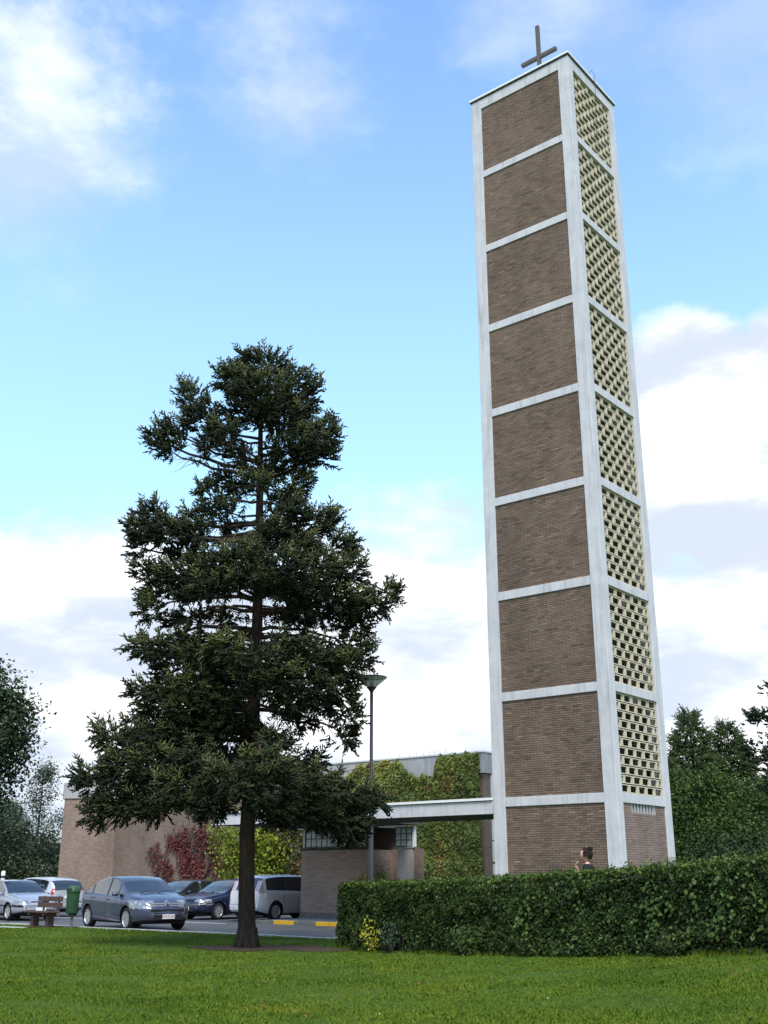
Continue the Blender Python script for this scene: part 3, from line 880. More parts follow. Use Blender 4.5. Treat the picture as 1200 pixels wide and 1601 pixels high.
for ci, (cx, cy, cz_, rx, rz) in enumerate(clumps):
    c = np.array([cx, cy, cz_])
    dist = math.hypot(cx + 0.07, cy)
    slope = np.interp(cz_, [2, 4.5, 7, 9.5, 12], [0.42, 0.30, 0.12, -0.05, -0.35])
    z0 = min(13.2, max(3.0, cz_ + slope * dist))
    a = trunk_at(z0)
    r0 = min(0.075, 0.018 + 0.016 * dist)
    path = bent(a, c, 0.10 * dist if cz_ < 8 else -0.06 * dist, 6, 0.05)
    limb = MB().tube(path, [r0 * (1 - 0.75 * i / 6) for i in range(7)], 6)
    limb.build('limb', M['twig'], spruce, smooth=True)
    # fine bare twigs on the inner part of the limb
    for k in range(int(3 + dist * 3)):
        t = random.uniform(0.15, 0.8)
        p = path[int(t * 6)].lerp(path[int(t * 6) + 1], (t * 6) % 1)
        dv = (Vector((c - a).tolist()).normalized() * 0.5 + Vector((random.gauss(0, 0.5), random.gauss(0, 0.5), random.gauss(-0.25, 0.4)))).normalized()
        ln = random.uniform(0.25, 0.7)
        dead.tube([p, p + dv * ln * 0.5 + Vector((0, 0, -0.02)), p + dv * ln + Vector((0, 0, -0.09))], [0.009, 0.006, 0.002], 4, caps=False)
    n = int(20 + 88 * rx * rz * 3.14)
    u = unit(rng.normal(size=(n, 3))) * (rng.uniform(0, 1, (n, 1)) ** 0.45)
    ry = max(rx * 0.85, rz * 0.8)
    off = u * np.array([rx, ry, rz]) * 0.81
    p = c + off
    outw = unit(np.stack([p[:, 0] + 0.07, p[:, 1], np.zeros(n)], 1))
    tipup = np.interp(cz_, [2, 5, 9, 12.5], [-0.28, -0.05, 0.22, 0.5])
    d = outw * 0.55 + unit(off) * 0.6 + np.array([0, 0, tipup]) + rng.normal(size=(n, 3)) * 0.33
    P_.append(p)
    D_.append(unit(d))
    T_.append(np.clip(0.32 + 0.46 * u[:, 2] + 0.16 * rng.normal(size=n) + 0.10 * random.gauss(0, 1), 0, 1))  # light from above put into the tint: clump tops lighter, undersides darker
    # upturned tips on the outer and upper side
    m_ = int(4 + 9 * rx)
    u = rng.normal(size=(m_, 3))
    u[:, 2] = np.abs(u[:, 2]) * 0.9 + 0.1
    u = unit(u)
    p = c + u * np.array([rx, ry, rz]) * 0.9
    outw = unit(np.stack([p[:, 0] + 0.07, p[:, 1], np.zeros(m_)], 1))
    P_.append(p)
    D_.append(unit(outw * 0.55 + np.array([0, 0, 0.75 + 0.4 * (cz_ > 9)]) + rng.normal(size=(m_, 3)) * 0.3))
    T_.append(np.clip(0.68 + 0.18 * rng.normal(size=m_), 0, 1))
    # drooping sprays under the limb
    m_ = int(n * (0.22 if cz_ < 9 else 0.1))
    t = rng.uniform(0.45, 1.0, m_)
    q = np.array([list(path[min(5, int(v * 6))].lerp(path[min(5, int(v * 6)) + 1], min(1, v * 6 - min(5, int(v * 6))))) for v in t])
    P_.append(q + rng.normal(size=(m_, 3)) * np.array([0.16, 0.16, 0.06]))
    D_.append(unit(np.array([0, 0, -0.8]) + rng.normal(size=(m_, 3)) * 0.45))
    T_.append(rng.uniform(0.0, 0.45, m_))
dead.build('bare_twigs', M['twig'], spruce)['kind'] = 'stuff'
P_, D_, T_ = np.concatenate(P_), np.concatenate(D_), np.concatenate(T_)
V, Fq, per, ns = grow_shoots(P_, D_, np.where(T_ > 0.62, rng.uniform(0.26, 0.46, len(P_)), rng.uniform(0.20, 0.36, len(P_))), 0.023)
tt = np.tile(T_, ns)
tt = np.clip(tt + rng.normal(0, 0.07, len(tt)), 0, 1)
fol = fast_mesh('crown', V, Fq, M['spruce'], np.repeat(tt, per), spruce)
fol['kind'] = 'stuff'
# leader shoots that stand up at the top
V, Fq, per, ns = grow_shoots(np.array([(-0.45, 0, 13.85), (-0.05, 0.1, 13.95), (0.15, 0.1, 13.9), (0.5, 0.1, 13.6), (0.95, 0.1, 13.2), (-1.0, -0.1, 13.45), (-1.95, 0.1, 13.1)]),
                             unit(np.array([(-0.1, 0, 1), (0, 0, 1), (0.15, 0, 1), (0.25, 0, 1), (0.3, 0, 1), (-0.2, 0, 1), (-0.1, 0, 1.0)])), 0.5, 0.026, 4)
fast_mesh('leader_shoots', V, Fq, M['spruce'], np.full(len(Fq), 0.5), spruce)

def blob_tree(name, label, cat, base, h, blobs, nleaf, size, material, trunk_r=0.2, aspect=0.6, group=None, limbs=True, shell=0.5, hang=None):
    """broadleaf: trunk, a limb into every clump, leaf-sized faces spread through the clumps. blobs: (dx,dy,z,rx,rz)"""
    t = empty(name, base)
    tag(t, label, cat, group)
    top = max(b[2] for b in blobs)
    MB().tube([(0, 0, -0.2), (0.03, 0, h * 0.15), (-0.05, 0.05, h * 0.4), (0, 0, top)], [trunk_r * 1.25, trunk_r, trunk_r * 0.75, trunk_r * 0.12], 8).build('trunk', M['bark'], t, smooth=True)
    if limbs:
        lm = MB()
        for b in blobs:
            zz = max(h * 0.12, b[2] - 0.5 * math.hypot(b[0], b[1]) - 0.4)
            lm.tube(bent((0, 0, min(zz, top * 0.9)), b[:3], -0.1, 4, 0.08), [trunk_r * 0.35, trunk_r * 0.28, trunk_r * 0.2, trunk_r * 0.12, 0.02], 5)
        lm.build('limbs', M['bark'], t, smooth=True)
    w = np.array([b[3] * b[3] * b[4] for b in blobs]) ** 0.72
    w /= w.sum()
    P, Nn, Tt = [], [], []
    for b, wk in zip(blobs, w):
        n = max(20, int(nleaf * wk))
        u = unit(rng.normal(size=(n, 3)))
        r = rng.uniform(0, 1, (n, 1)) ** shell
        lump = 1 + 0.30 * vnoise(u * 3.2, int(abs(b[0] * 31 + b[2] * 17)) + 3, f=1.2)[:, None]
        off = u * r * lump * np.array([b[3], b[3], b[4]])
        # gather leaves into small bunches
        k = max(4, n // 14)
        cen = off[:k]
        off = cen[rng.integers(0, k, n)] + rng.normal(size=(n, 3)) * (size * 1.9)
        P.append(np.array(b[:3]) + off)
        Nn.append(unit(unit(off) * 0.5 + np.array([0, 0, 0.55]) + rng.normal(size=(n, 3)) * 0.6))
        Tt.append(np.clip(0.42 + 0.22 * off[:, 2] / b[4] + 0.2 * rng.normal(size=n), 0, 1))
    P, Nn, Tt = np.concatenate(P), np.concatenate(Nn), np.concatenate(Tt)
    cr = leaves('crown', P, Nn, size * rng.uniform(0.7, 1.3, len(P)), material, Tt, t, aspect, up=hang)
    cr['kind'] = 'stuff'
    return t
def scatter_blobs(n, rx, z0, z1, r, seed, flat=0.8, taper=None):
    rr = random.Random(seed)
    out = []
    for i in range(n):
        z = rr.uniform(z0, z1)
        k = 1.0 if taper is None else np.interp((z - z0) / (z1 - z0), *taper)
        a = rr.uniform(0, 6.28)
        q = rx * k * math.sqrt(rr.uniform(0.05, 1))
        s = r * rr.uniform(0.7, 1.3) * (0.5 + 0.5 * k)
        out.append((q * math.cos(a), q * math.sin(a), z, s, s * flat))
    return out
# left: the big oak-like tree at the picture's edge, the slim silvery trees behind the cars
blob_tree('broadleaf_tree', 'large dark broadleaf tree at the left edge beyond the parked cars', 'tree', (-19.45, 48, 0), 10.5,
          [(3.0, -.3, 7.6, 1.1, 1.0), (2.4, 0, 9.0, 1.0, .9), (1.5, -.4, 10.0, 1.0, .8), (2.7, .2, 6.2, 1.0, .9), (2.2, 0, 5.0, 1.0, .9), (1.6, -.3, 4.0, 1.0, .8), (3.3, .2, 8.5, .6, .5), (.5, .5, 10.6, 1.2, .8),
           (.6, -1.2, 8.3, 1.6, 1.3), (1.0, -1.0, 6.2, 1.6, 1.3), (-1.0, .3, 9.5, 1.7, 1.4), (-2.5, 0, 7.5, 1.8, 1.5), (-1.5, -.8, 5.5, 1.8, 1.4), (0.3, -.6, 4.2, 1.4, 1.0), (-.5, 1.6, 7.5, 1.8, 1.6), (3.5, 0, 7.0, .5, .5)],
          42000, 0.19, M['dark_tree'], 0.32, shell=0.45)
for k, (x, y, h, s) in enumerate(((-23.4, 76, 8.6, 11), (-21.6, 78, 7.2, 12), (-25.8, 74, 6.4, 13), (-27.5, 82, 6.5, 15))):
    blob_tree('slim_tree', ['tallest slim silvery-leaved tree left of the church hall', 'slim silvery tree close against the left end of the church hall',
                            'lower leafy tree behind the silver cars at the left', 'leafy tree at the far left under the dark oak crown'][k], 'tree', (x, y, 0), h,
              scatter_blobs(26, 2.0, 0.9, h * 0.97, 0.75, s, 1.3, ([0, 0.5, 1], [1.2, 0.9, 0.15])), 12000, 0.17, M['silver_tree'], 0.12, group='slim trees left of the hall', aspect=0.55)
# right of the tower
def conifer(name, label, base, h, rad, n, material, group=None, L=0.55, up=0.1):
    t = empty(name, base)
    tag(t, label, 'tree', group)
    MB().tube([(0, 0, -0.2), (0, 0, h * 0.5), (0.03, 0, h)], [0.2, 0.12, 0.015], 8).build('trunk', M['bark'], t, smooth=True)
    z = h * (1 - rng.uniform(0, 1, n) ** 0.62 * 0.9)
    an = rng.uniform(0, 6.283, n)
    prof = (1 - z / h) ** 0.85 * rad * (1 + 0.28 * np.sin(z * 5.3) + 0.22 * np.sin(an * 5 + z * 2))
    r = prof * rng.uniform(0.25, 1, n) ** 0.6 + 0.05
    P = np.stack([r * np.cos(an), r * np.sin(an), z - 0.12 * r], 1)
    D = unit(np.stack([np.cos(an), np.sin(an), np.full(n, up)], 1) + rng.normal(size=(n, 3)) * 0.35 + np.array([0, 0, 1.0]) * np.clip((z / h - 0.86) * 6, 0, 1)[:, None])
    V, Fq, per, ns = grow_shoots(P, D, L * rng.uniform(0.6, 1.2, n), 0.035, 3)
    tt = np.tile(np.clip(0.35 + 0.5 * rng.normal(0, 0.4, n) + 0.25 * r / (prof + 0.1), 0, 1), ns)
    c_ = fast_mesh('crown', V, Fq, material, np.repeat(tt, per), t)
    c_['kind'] = 'stuff'
    lm = MB()
    for i in range(40):
        zz = random.uniform(0.15, 0.97) * h
        a2 = random.uniform(0, 6.28)
        rr = (1 - zz / h) ** 0.85 * rad * 1.05 + 0.15
        lm.tube([(0, 0, zz), (rr * math.cos(a2), rr * math.sin(a2), zz - 0.05 * rr + 0.1)], [0.035, 0.008], 4, caps=False)
    lm.build('limbs', M['twig'], t)
    return t
conifer('larch_tree', 'pointed conifer just right of the tower, the taller of two', (16.25, 58, 0), 9.9, 3.4, 5200, M['larch'], 'conifers right of the tower')
conifer('larch_tree', 'slightly lower conifer farther right of the tower, with thin top', (18.55, 59, 0), 9.35, 3.3, 4800, M['larch'], 'conifers right of the tower')
conifer('larch_tree', 'low dark conifer hidden between the taller conifers and the pine', (21.4, 61, 0), 7.0, 2.8, 2600, M['larch'], 'conifers right of the tower')
blob_tree('leafy_tree', 'mid green bushy tree hugging the right edge of the tower', 'tree', (12.9, 46.5, 0), 5.6,
          [(-.3, 0, 4.9, .9, .7), (.9, .3, 5.3, .8, .7), (1.2, -.2, 4.2, 1.2, .9), (-1.0, 0, 4.0, 1.3, 1.0), (.6, -.8, 3.0, 1.8, 1.2), (-.8, -.5, 2.2, 1.6, 1.1), (1.6, 0, 2.4, 1.6, 1.2), (0, -.8, 1.2, 1.8, 1.0), (-.4, 0.8, 5.4, .9, .6)],
          22000, 0.14, M['mid_tree'], 0.15, group='leafy trees right of the tower', shell=0.4)
blob_tree('leafy_tree', 'broad mid green tree in the gap before the pine branches', 'tree', (15.6, 47.0, 0), 5.2,
          [(.1, 0, 4.6, 1.0, .7), (1.4, 0, 3.7, 1.2, .9), (-1.2, 0, 3.6, 1.2, .9), (2.2, .2, 4.3, .8, .6), (.2, -.8, 2.8, 1.8, 1.2), (1.6, -.3, 2.2, 1.6, 1.2), (-1.3, -.3, 2.2, 1.6, 1.2), (0, -.9, 1.2, 1.9, 1.0), (2.4, 0, 1.2, 1.5, 1.0), (-1.0, .4, 5.2, .9, .6)],
          22000, 0.14, M['mid_tree'], 0.15, group='leafy trees right of the tower', shell=0.4)
blob_tree('dark_shrub', 'dark green shrub in shade behind the right end of the hedge', 'shrub', (10.6, 34.5, 0.3), 2.6,
          [(0, 0, 1.9, 1.3, .7), (1.2, 0, 1.5, 1.2, .9), (-1.1, 0, 1.4, 1.1, .9), (0, -.5, .8, 1.6, .8), (2.2, 0, 1.2, 1.1, .9)], 7000, 0.10, M['dark_tree'], 0.06, shell=0.4)
blob_tree('round_bush', 'round light green bush at the right edge above the hedge', 'shrub', (10.55, 29.5, 0.3), 2.2,
          [(0, 0, 1.5, .62, .72), (.3, .2, 1.0, .7, .7), (.9, 0, 1.4, .7, .8)], 4200, 0.07, M['mid_tree'], 0.05, shell=0.3)
pine = empty('pine_tree', (14.3, 35.5, 0.3))
tag(pine, 'dark pine reaching its branches in from the right edge', 'tree')
MB().tube([(0, 0, -.2), (.1, 0, 3), (-.05, 0, 6), (0, 0, 9)], [.22, .18, .13, .03], 8).build('trunk', M['bark'], pine, smooth=True)
Pp, Dp = [], []
pb = [(-2.15, -.4, 6.05, .35, .12), (-2.3, -.4, 6.15, .2, .1), (-1.5, -.3, 5.9, .6, .2), (-2.55, -.4, 5.05, .3, .14), (-2.1, -.3, 4.8, .45, .2), (-1.6, -.2, 4.6, .6, .3), (-1.7, 0, 3.9, .5, .3), (-1.5, 0, 5.2, .6, .3), (-.8, .2, 7.2, .9, .5), (-1.5, 0, 2.9, .5, .4),
      (.8, 0, 6.5, 1.1, .5), (.9, .4, 4.5, 1.3, .6), (0, -.8, 5.5, 1.1, .5), (0, .9, 4, 1.2, .6), (0, 0, 8.4, .8, .7)]
for b in pb:
    MB().tube(bent((0, 0, b[2] - .2), b[:3], -.1, 4, .03), [.05, .042, .034, .026, .014], 6).build('limb', M['twig'], pine, smooth=True)
    n = int(30 + 170 * b[3] * b[4])
    off = rng.normal(size=(n, 3)) * np.array([b[3], b[3], b[4]]) * 0.5
    Pp.append(np.array(b[:3]) + off)
    Dp.append(unit(unit(off) * .5 + unit(np.array([b[0], b[1], 0.1])) * .6 + np.array([0, 0, .35]) + rng.normal(size=(n, 3)) * .35))
V, Fq, per, ns = grow_shoots(np.concatenate(Pp), np.concatenate(Dp), rng.uniform(.16, .28, sum(map(len, Pp))), .035, 3)
fast_mesh('crown', V, Fq, M['dark_tree'], rng.uniform(0, .6, len(Fq)), pine)['kind'] = 'stuff'
# far woods along the horizon
Pw, Nw = [], []
for k in range(150):
    an = R(-62 + 124 * k / 149)
    dd = random.uniform(150, 190)
    n = 170
    s = random.uniform(3.5, 6)
    off = unit(rng.normal(size=(n, 3))) * rng.uniform(.3, 1, (n, 1)) ** .4 * np.array([s, 3, s * .8])
    Pw.append(np.array([dd * math.sin(an), dd * math.cos(an), s * .6]) + off)
    Nw.append(unit(off + rng.normal(size=(n, 3))))
Pw, Nw = np.concatenate(Pw), np.concatenate(Nw)
tag(leaves('far_woods', Pw, Nw, 1.0, M['dark_tree'], rng.uniform(0, 1, len(Pw)), aspect=.8), 'dark line of woods along the far horizon', 'woods', kind='stuff')

# ------------------------------------------------------------------ hedge
H0, H1 = np.array([-0.98, 24.45]), np.array([7.55, 14.2])
hd = (H1 - H0) / np.linalg.norm(H1 - H0)
hn = np.array([hd[1], -hd[0]])
if hn[1] > 0: hn = -hn                                  # towards the camera
HLEN = float(np.linalg.norm(H1 - H0))
hedge = empty('hedge', (float(H0[0]), float(H0[1]), 0))
tag(hedge, 'long clipped green hedge across the right of the lawn', 'hedge')
HH, HW = 1.28, 0.95
def hedge_pt(s, o, z):
    """s along, o across (0 = front face, HW = back), z above ground -> relative to hedge origin"""
    q = H0 + hd * s[:, None] - hn * o[:, None]
    zz = terrain(q[:, 0], q[:, 1]) + z
    return np.stack([q[:, 0] - H0[0], q[:, 1] - H0[1], zz], 1)
ss = np.linspace(0.12, HLEN, 60)
rows_ = [(0.14, 0.0), (0.10, 0.5), (0.12, HH - 0.14), (HW - 0.12, HH - 0.14), (HW - 0.12, 0.0)]
V = np.concatenate([hedge_pt(ss, np.full(60, o), np.full(60, z)) for o, z in rows_])
i = np.arange(59)
F4 = []
for r in range(4):
    F4.append(np.stack([r * 60 + i, r * 60 + i + 1, (r + 1) * 60 + i + 1, (r + 1) * 60 + i], 1))
F4 = np.concatenate(F4 + [np.array([[0, 60, 120, 180]])])
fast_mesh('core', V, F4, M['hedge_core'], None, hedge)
def hedge_relief(s, z):
    q = np.stack([s, z, s * 0], 1)
    return 0.10 * vnoise(q, 11, f=2.2) + 0.045 * vnoise(q, 12, f=7)
nf = 56000
s = rng.uniform(-0.02, HLEN, nf)
z = HH * rng.uniform(0.02, 1.02, nf) ** 0.92
hole = np.exp(-((s - 2.05) / 0.42) ** 2 - ((z - 0.2) / 0.32) ** 2) + 0.8 * np.exp(-((s - 9.2) / 0.5) ** 2 - ((z - 0.12) / 0.14) ** 2) + 0.55 * np.exp(-((s - 1.2) / 0.3) ** 2 - ((z - 0.12) / 0.2) ** 2)
keep = rng.uniform(0, 1, nf) > hole * 0.95
s, z = s[keep], z[keep]
o = -hedge_relief(s, z) + np.abs(rng.normal(0, 0.06, len(s))) - 0.02 + 0.10 * np.clip((z / HH - 0.93) / 0.07, 0, 1)
Pf = hedge_pt(s, o, z)
N3 = np.array([hn[0], hn[1], 0.0])
Nf = unit(N3 + np.array([0, 0, 0.45]) + rng.normal(size=(len(s), 3)) * 0.6)
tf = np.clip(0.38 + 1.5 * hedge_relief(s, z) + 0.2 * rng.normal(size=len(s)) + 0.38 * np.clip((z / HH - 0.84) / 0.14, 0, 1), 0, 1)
nt_ = 24000
s2 = rng.uniform(-0.02, HLEN, nt_)
o2 = rng.uniform(0, HW, nt_)
P2 = hedge_pt(s2, o2, HH + 0.03 * vnoise(np.stack([s2, o2, o2 * 0], 1), 3, f=3) + rng.normal(0, 0.035, nt_))
N2 = unit(np.array([0, 0, 1.0]) + rng.normal(size=(nt_, 3)) * 0.6)
ne = 5000
o3 = rng.uniform(0, HW, ne)
z3 = HH * rng.uniform(0.02, 1, ne)
P3 = hedge_pt(np.abs(rng.normal(0, 0.06, ne)) - 0.03, o3, z3)
N3b = unit(np.array([-hd[0], -hd[1], 0.3]) + rng.normal(size=(ne, 3)) * 0.6)
nb = 9000
s4 = rng.uniform(0, HLEN, nb)
P4 = hedge_pt(s4, HW - np.abs(rng.normal(0, 0.05, nb)) + 0.03, HH * rng.uniform(0.02, 1, nb))
N4 = unit(-np.array([hn[0], hn[1], -0.3]) + rng.normal(size=(nb, 3)) * 0.6)
Pa = np.concatenate([Pf, P2, P3, P4])
Na = np.concatenate([Nf, N2, N3b, N4])
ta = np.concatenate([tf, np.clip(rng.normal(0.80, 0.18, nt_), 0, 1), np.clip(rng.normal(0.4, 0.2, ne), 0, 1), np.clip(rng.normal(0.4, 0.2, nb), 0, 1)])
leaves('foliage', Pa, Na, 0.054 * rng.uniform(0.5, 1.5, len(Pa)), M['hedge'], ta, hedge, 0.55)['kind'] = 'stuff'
# loose shoots that stand out of the clipped top
n5 = 900
k5 = 90
cs, co = rng.uniform(0, HLEN, k5), rng.uniform(0, HW, k5)
pick = rng.integers(0, k5, n5)
P5 = hedge_pt(cs[pick] + rng.normal(0, .03, n5), co[pick] + rng.normal(0, .03, n5), HH + rng.uniform(0, .16, n5) * (0.4 + cs[pick] / HLEN))
leaves('loose_shoots', P5, rng.normal(size=(n5, 3)), 0.055, M['hedge'], np.clip(rng.normal(.75, .15, n5), 0, 1), hedge, .5)['kind'] = 'stuff'
for k in range(16):
    sx = random.choice([1.6, 1.9, 2.1, 2.35, 1.2, 8.9, 9.3, 9.5]) + random.uniform(-.08, .08)
    pp = hedge_pt(np.array([sx, sx + random.uniform(-.12, .12)]), np.array([random.uniform(.03, .12)] * 2), np.array([-.03, .6]))
    MB().tube([pp[0], (pp[0] + pp[1]) / 2 + np.array([.02, 0, 0]), pp[1]], [.016, .013, .01], 6).build('stem', M['twig'], hedge, smooth=True)
# bindweed climbing over the right half
bw_o = empty('bindweed', (float(H0[0]), float(H0[1]), 0))
tag(bw_o, 'larger leaved bindweed climbing over the right half of the hedge', 'climber')
n6 = 620
k6 = 46
cs = 5.0 + rng.uniform(0, 1, k6) ** 0.8 * (HLEN - 5.2)
czz = rng.uniform(.25, 1.36, k6)
pick = rng.integers(0, k6, n6)
run = rng.uniform(-1, 1, n6)
s6 = cs[pick] + run * .10 + rng.normal(0, .05, n6)
z6 = np.clip(czz[pick] + run * .32 + rng.normal(0, .05, n6), .08, HH + .06)
P6 = hedge_pt(s6, -0.05 - hedge_relief(s6, z6) - rng.uniform(0, .03, n6), z6)
leaves('leaves', P6, unit(N3 + np.array([0, 0, .5]) + rng.normal(size=(n6, 3)) * .4), .085 * rng.uniform(.6, 1.25, n6), M['bindweed'], rng.uniform(0, 1, n6), bw_o, .8, up=np.array([0, 0, -1.0]))
def foot_plant(name, label, s0, o0, h, rad, n, size, material, seed, up=0.2):
    q = hedge_pt(np.array([s0]), np.array([o0]), np.array([0.0]))[0] + np.array([H0[0], H0[1], 0])
    t = empty(name, tuple(q))
    tag(t, label, 'plant')
    rr = np.random.default_rng(seed)
    st = MB()
    P = []
    for k in range(max(5, n // 28)):
        a = rr.uniform(0, 6.28)
        tip = np.array([rad * rr.uniform(.2, 1) * math.cos(a), rad * .6 * rr.uniform(.2, 1) * math.sin(a), h * rr.uniform(.5, 1.05)])
        st.tube([(0, 0, -.05), tip * .5 + np.array([0, 0, .05]), tip], [.008, .006, .003], 4, caps=False)
        m_ = 28
        tt_ = rr.uniform(.25, 1.05, (m_, 1))
        P.append(tip * tt_ + rr.normal(size=(m_, 3)) * size * .9)
    P = np.concatenate(P)
    st.build('stems', M['twig'], t)
    leaves('leaves', P, unit(np.array([hn[0], hn[1], up + .4]) + rr.normal(size=P.shape) * .6), size * rr.uniform(.6, 1.3, len(P)), material, rr.uniform(0, 1, len(P)), t, .55)
foot_plant('yellow_shrub', 'small yellow-leaved shrub at the foot of the hedge', 1.25, -.14, .62, .28, 230, .062, M['yellow_leaf'], 2)
foot_plant('blue_green_plant', 'dark blue-green plant under the hedge beside the yellow shrub', 1.85, -.08, .62, .24, 300, .06, M['blue_leaf'], 3)
foot_plant('green_weed', 'bright green leafy weed low in the middle of the hedge', 4.05, -.10, .50, .34, 420, .065, M['bindweed'], 4)
foot_plant('green_weed', 'low leafy weed spilling onto the lawn at the right end of the hedge', 8.6, -.08, .36, .4, 420, .06, M['hedge'], 8)
foot_plant('green_weed', 'ragged low weed at the hedge foot right of the bright green weed', 5.6, -.08, .34, .45, 420, .055, M['hedge'], 9)
foot_plant('green_weed', 'small leafy weed at the hedge foot left of the yellow shrub', .72, -.10, .42, .2, 200, .06, M['hedge'], 5)

# ------------------------------------------------------------------ creepers on the church walls
def wall_leaves(name, label, cat, X0, X1, z0, z1, Yw, n, size, material, mask=None, tintf=None, seed=1, stems=6, depth=0.10):
    """leaves hanging on a wall parallel to the road; X along, Yw the wall plane"""
    t = frame(name, (X0 + X1) / 2, Yw, 0)
    tag(t, label, cat)
    rr = np.random.default_rng(seed)
    x = rr.uniform(X0, X1, n)
    z = rr.uniform(z0, z1, n)
    if mask is not None:
        k = rr.uniform(0, 1, n) < mask(x, z)
        x, z = x[k], z[k]
    m_ = len(x)
    d = 0.02 + depth * (0.5 + 0.5 * vnoise(np.stack([x, z, x * 0], 1), seed, f=2.2)) + rr.uniform(0, .05, m_)
    xm = (X0 + X1) / 2
    P = np.stack([x - xm, -d, z], 1)
    tn = np.clip(0.4 + 0.2 * vnoise(np.stack([x, z, x * 0], 1), seed + 4, f=1.1) + rr.normal(0, .17, m_), 0, 1)
    if tintf is not None: tn = np.clip(tintf(x, z, tn), 0, 1)
    V, F3 = leaf_arrays(P, unit(np.array([0, -1, .55]) + rr.normal(size=(m_, 3)) * .38), size * rr.uniform(.65, 1.3, m_), .8, .12, np.array([0, 0, -1.0]))
    fast_mesh('leaves', V, F3, material, np.repeat(tn, 2), t)['kind'] = 'stuff'
    st = MB()
    for k in range(stems):
        xx_ = rr.uniform(X0 + .2 * (X1 - X0), X1 - .2 * (X1 - X0)) - xm
        st.tube([(xx_, -.02, max(0.02, z0 - .2)), (xx_ + rr.uniform(-.4, .4), -.03, (z0 + z1) / 2), (xx_ + rr.uniform(-.9, .9), -.02, z1 - .15)], [.02, .014, .006], 5, caps=False)
    st.build('stems', M['twig'], t)
    return t
YW = 10.16
def ivy_mask(x, z):
    top = np.where(x < -15.6, np.interp(x, [-18.4, -17.6, -16.8, -15.6], [5.2, 6.0, 6.12, 6.15]), np.interp(x, [-15.6, -14.9, -14.5, -13.3, -13.1], [6.15, 6.0, 5.45, 5.4, 6.2]))
    top = top + 0.08 * np.sin(x * 9) + 0.05 * np.sin(x * 23)
    left = np.clip((x + 18.5 + 0.25 * np.sin(z * 5)) / .3, 0, 1)
    return (z < top) * left
def ivy_tint(x, z, t):
    hot = np.exp(-((x + 12.6) / .5) ** 2 - ((z - 5.2) / .7) ** 2) + .9 * np.exp(-((x + 13.6) / .3) ** 2 - ((z - 5.0) / .35) ** 2) + .9 * np.exp(-((x + 16.4) / .25) ** 2 - ((z - 4.4) / .3) ** 2)
    low = np.exp(-((x + 13.0) / .28) ** 2 - ((z - 2.4) / 1.0) ** 2)
    return t * .80 + .04 + .50 * hot * (t > .3) + .5 * low * (t > .25) + .10 * np.clip(z - 4.4, 0, 1) + .12 * np.clip(-x - 15, 0, 1)
wall_leaves('ivy', 'green and yellow ivy covering the right end of the hall wall', 'ivy', -18.6, -11.1, 0.1, 6.6, YW - .02, 26000, .15, M['ivy'], ivy_mask, ivy_tint, 21, 8, .16)
wall_leaves('red_creeper', 'small band of red creeper under the fascia left of the ivy', 'climber', -21.4, -18.6, 4.6, 5.4, YW - .02, 1500, .15, M['red_creeper'], None, None, 22, 3)
def red_mask(x, z):
    e = ((x + 27.9 - .2 * np.sin(z * 4)) / 3.3) ** 2 + ((z - 2.4) / 1.5) ** 2
    gaps = 0.5 + 0.7 * vnoise(np.stack([x, z, z * 0], 1), 8, f=1.7)
    return np.clip(1.1 - e, 0, 1) * np.clip(1.2 * gaps + .15, 0, 1) * (z > 1.0 + .3 * np.sin(x * 3))
wall_leaves('red_creeper', 'spreading dark red creeper on the brown hall wall behind the parked cars', 'climber', -31.4, -24.4, .5, 4.3, YW - .02, 8500, .15, M['red_creeper'], red_mask, None, 23, 14, .05)
wall_leaves('mixed_creeper', 'orange and dark green creeper on the hall wall left of the annex', 'climber', -24.6, -15.2, .3, 4.9, YW - .02, 16000, .16, M['mixed_creeper'],
            lambda x, z: np.clip((x + 24.8) / 2, 0, 1) * (z > .4), None, 24, 8, .16)
yb = wp(-22.9, 8.9)
blob_tree('yellow_shrub', 'tall yellow-green shrub against the hall wall behind the spruce trunk', 'shrub', (yb[0], yb[1], 0), 4.0,
          [(0, 0, 3.3, .9, .6), (.7, -.1, 2.7, .8, .6), (-.7, 0, 2.6, .8, .7), (.3, -.2, 2.0, .9, .6), (-.4, 0, 1.7, .8, .5), (1.1, 0, 1.9, .7, .6), (-1.1, 0, 3.4, .6, .5), (.2, 0, 4.0, .5, .5), (.6, 0, 1.3, .7, .4)],
          5200, 0.15, M['yellow_green'], .05, shell=.4, hang=np.array([0, 0, -1.0]))
sb = wp(-10.7, 5.0)
blob_tree('low_bush', 'small yellow-green bush behind the hedge beside the grey panel', 'shrub', (sb[0] - 1.35, sb[1] - 3.2, 0), 1.8, [(0, 0, 1.3, .45, .35), (.3, 0, 1.5, .35, .3), (-.3, 0, 1.1, .4, .3)], 1800, .07, M['ivy'], .03)

